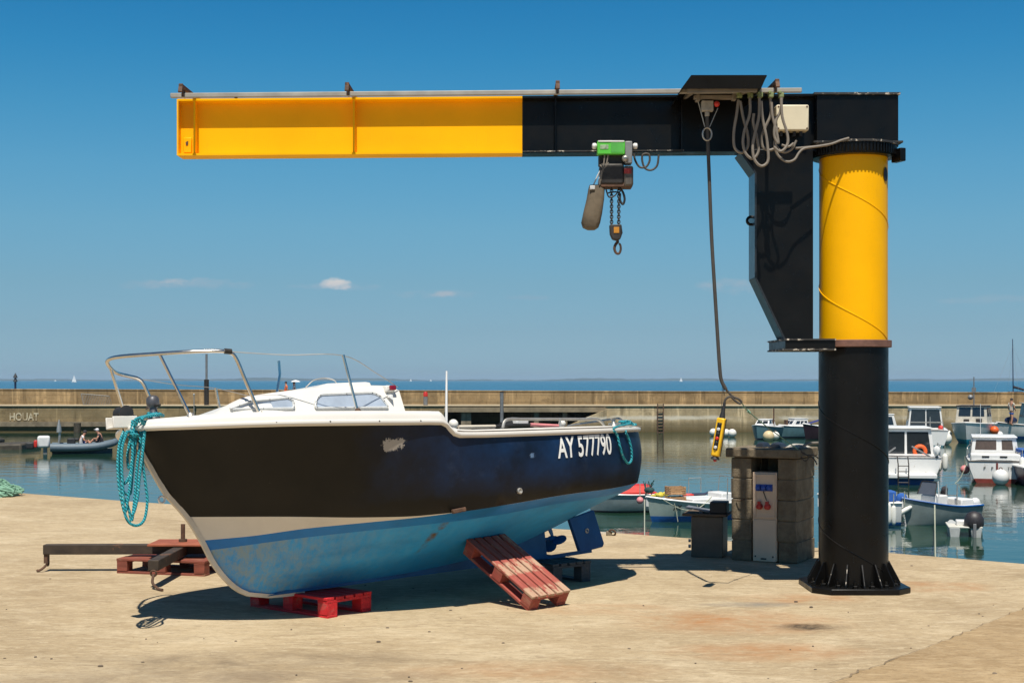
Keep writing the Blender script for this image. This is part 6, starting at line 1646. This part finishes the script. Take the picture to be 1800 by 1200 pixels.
q = IM @ Vector((.10, .1, .32)); person('person in a white shirt and blue shorts bending over in the grey inflatable', q, 15, 'sit', m_shirt, m_bluecl)
q = IM @ Vector((1.15, .0, .42)); person('person in a dark shirt and white cap sitting at the bow of the grey inflatable', q, 195, 'sit', m_dark, m_dark, cap=m_shirt)

# trimaran yacht beyond the wall
b = thing('trimaran', 'white trimaran yacht with a bare tall mast anchored beyond the wall at the right', 'yacht', Vector((at(1781, 0, 235).x, 235, WZ)), (0, 0, R(186)))
mb = MB()
for y, L_, z0 in ((0, 7.4, 1.5), (2.2, 5.6, 1.1), (-2.2, 5.6, 1.1)):
    mb.loft([[Vector((x * L_ / 7.4, y + a * w_, z)) for a, z in ((-1, z0), (-.6, -.1), (.6, -.1), (1, z0))] for x, w_ in ((-3.6, .35), (0, .5), (2.4, .35), (3.8, .05))])
mb.build('hulls', m_whitep, b)
mb = MB(); mb.box((.2, 0, 1.35), (2.2, 4.2, .18)); mb.box((-.4, 0, 1.7), (2.4, .9, .5)); mb.build('deck', m_navy, b, bevel=.1)
mb = MB(); mb.tube([(0, 0, 1.4), (.1, 0, 10.6)], lambda t_: .10 - .04 * t_, 8); mb.build('mast', m_navy, b)
mb = MB(); mb.tube([(0, 0, 2.7), (-2.6, 0, 2.0)], lambda t_: .22 - .08 * t_, 8); mb.build('boom_cover', m_dark, b)
mb = MB()
for p in ((3.5, 0, 1.4), (-3.4, 0, 1.5), (0, 2.2, 1.2), (0, -2.2, 1.2)): mb.tube([p, (.08, 0, 9.6)], .012, 4)
mb.build('shroud', m_galv, b)

hz = MB(); hz.box((0, 5500, 14.5), (19500, 12000, 35)); ho_ = hz.build('haze', pm('sea_haze', (.5, .5, .5))); ho_['kind'] = 'stuff'; ho_['label'] = 'thin blue sea haze over the harbour'
hm = bpy.data.materials.new('thin_sea_haze'); hm.use_nodes = True; hn = hm.node_tree.nodes
for n_ in list(hn):
    if n_.type != 'OUTPUT_MATERIAL': hn.remove(n_)
vol = hn.new('ShaderNodeVolumePrincipled'); vol.inputs['Color'].default_value = (.55, .78, 1, 1); vol.inputs['Density'].default_value = .00007; vol.inputs['Anisotropy'].default_value = 0
hm.node_tree.links.new(vol.outputs[0], [n_ for n_ in hn if n_.type == 'OUTPUT_MATERIAL'][0].inputs['Volume'])
ho_.data.materials.clear(); ho_.data.materials.append(hm)

# ------------------------------------------------------------------ light, sky, camera
EL = R(65.5)
sun = bpy.data.lights.new('sun', 'SUN'); sun.energy = 4.8; sun.angle = R(.53); sun.color = (1, .945, .85)
so = bpy.data.objects.new('sun', sun); COL.objects.link(so); so.rotation_euler = (math.pi / 2 - EL, 0, 0); so.location = (0, -20, 40)
wd = bpy.data.worlds.new('World'); scene.world = wd; wd.use_nodes = True
nt = wd.node_tree; N = nt.nodes; Lk = nt.links
bg = N['Background']; bg.inputs['Strength'].default_value = .05
sky = N.new('ShaderNodeTexSky'); sky.sky_type = 'NISHITA'; sky.sun_disc = False; sky.sun_elevation = EL; sky.sun_rotation = math.pi
sky.air_density = 1.0; sky.dust_density = .3; sky.ozone_density = 2.0
tcw = N.new('ShaderNodeTexCoord'); sepw = N.new('ShaderNodeSeparateXYZ'); Lk.new(tcw.outputs['Generated'], sepw.inputs[0])
rw = N.new('ShaderNodeValToRGB'); Lk.new(sepw.outputs[2], rw.inputs[0])
TINT = [(0, (.752, 1.16, 1.95)), (.0112, (.752, 1.214, 2.0)), (.0352, (.737, 1.145, 1.713)), (.067, (.762, 1.213, 1.59)), (.1066, (.767, 1.387, 1.684)), (.1456, (.662, 1.479, 1.786)), (.184, (.482, 1.478, 1.838)), (.2216, (.311, 1.409, 1.873)), (.2545, (.231, 1.313, 1.839)), (.36, (.30, 1.0, 1.45)), (.6, (.5, .85, 1.15))]
el = rw.color_ramp.elements
while len(el) < len(TINT): el.new(.5)
for e_, (pz, c_) in zip(el, TINT): e_.position = pz; e_.color = (c_[0] / 2, c_[1] / 2, c_[2] / 2, 1)
def vm(op, a, b):
    n_ = N.new('ShaderNodeVectorMath'); n_.operation = op
    for i, x in enumerate((a, b)):
        if hasattr(x, 'is_output'): Lk.new(x, n_.inputs[i])
        else: n_.inputs[i].default_value = x
    return n_
tinted = vm('MULTIPLY', vm('MULTIPLY', sky.outputs[0], rw.outputs[0]).outputs[0], (1.64, 1.64, 1.64)).outputs[0]
# a few small distant fair-weather clouds low over the sea, placed by direction
dirn = vm('NORMALIZE', tcw.outputs['Generated'], (0, 0, 0)).outputs[0]
def cm(op, a, b=0.0, clamp=False):
    n_ = N.new('ShaderNodeMath'); n_.operation = op; n_.use_clamp = clamp
    for i, x in enumerate((a, b)):
        if hasattr(x, 'is_output'): Lk.new(x, n_.inputs[i])
        else: n_.inputs[i].default_value = x
    return n_.outputs[0]
nz_ = N.new('ShaderNodeTexNoise'); nz_.inputs['Scale'].default_value = 70; nz_.inputs['Detail'].default_value = 7; nz_.inputs['Roughness'].default_value = .6
mpw = N.new('ShaderNodeMapping'); mpw.inputs['Scale'].default_value = (1, 1, 2.6); Lk.new(dirn, mpw.inputs[0]); Lk.new(mpw.outputs[0], nz_.inputs['Vector'])
cur = tinted
for u_, v_, ru, rv, k_, colr in ((592, 499, 31, 10, .85, (14.5, 13.6, 13.0)), (590, 503, 75, 8, .30, (8.6, 9.6, 11.4)), (350, 497, 95, 10, .32, (9.0, 9.6, 11.0)), (312, 494, 30, 6, .45, (11.0, 10.8, 11.2)), (765, 518, 85, 9, .30, (8.8, 9.4, 10.8)), (775, 517, 30, 6, .40, (11.0, 10.4, 10.8)), (940, 523, 45, 5, .30, (7.0, 8.3, 10.2)), (1290, 503, 75, 14, .35, (9.4, 9.6, 10.6)), (1750, 526, 80, 8, .25, (8, 9, 10.4)), (250, 500, 40, 9, .25, (8, 9, 10.6))):
    c_ = Vector(((u_ - 900) / F, 1, (668 - v_) / F)).normalized()
    sx_ = N.new('ShaderNodeSeparateXYZ'); Lk.new(vm('SUBTRACT', dirn, tuple(c_)).outputs[0], sx_.inputs[0])
    a_ = cm('DIVIDE', sx_.outputs[0], ru / F); b_ = cm('DIVIDE', sx_.outputs[2], rv / F)
    up_ = cm('GREATER_THAN', sx_.outputs[1], -.5)
    d_ = cm('SUBTRACT', 1.0, cm('ADD', cm('MULTIPLY', a_, a_), cm('MULTIPLY', b_, b_)))
    d_ = cm('ADD', d_, cm('MULTIPLY', cm('SUBTRACT', nz_.outputs['Fac'], .5), 4.2))
    d_ = cm('MULTIPLY', cm('MULTIPLY', d_, .75, True), up_)
    mx = N.new('ShaderNodeMix'); mx.data_type = 'RGBA'; Lk.new(cm('MULTIPLY', d_, k_), mx.inputs[0]); Lk.new(cur, mx.inputs[6]); mx.inputs[7].default_value = (*[q_ * .80 for q_ in colr], 1); cur = mx.outputs[2]
Lk.new(cur, bg.inputs['Color'])

cam = bpy.data.cameras.new('camera'); co = bpy.data.objects.new('camera', cam); COL.objects.link(co)
co.location = (0, 0, EYE); co.rotation_euler = (math.pi / 2, 0, 0)
cam.sensor_width = 36; cam.lens = F / 1800 * 36; cam.shift_y = 68 / 1800; cam.clip_end = 40000; cam.clip_start = .1
scene.camera = co
scene.view_settings.view_transform = 'Standard'; scene.view_settings.look = 'None'; scene.view_settings.exposure = .3; scene.view_settings.gamma = 1
scene.render.engine = 'CYCLES'
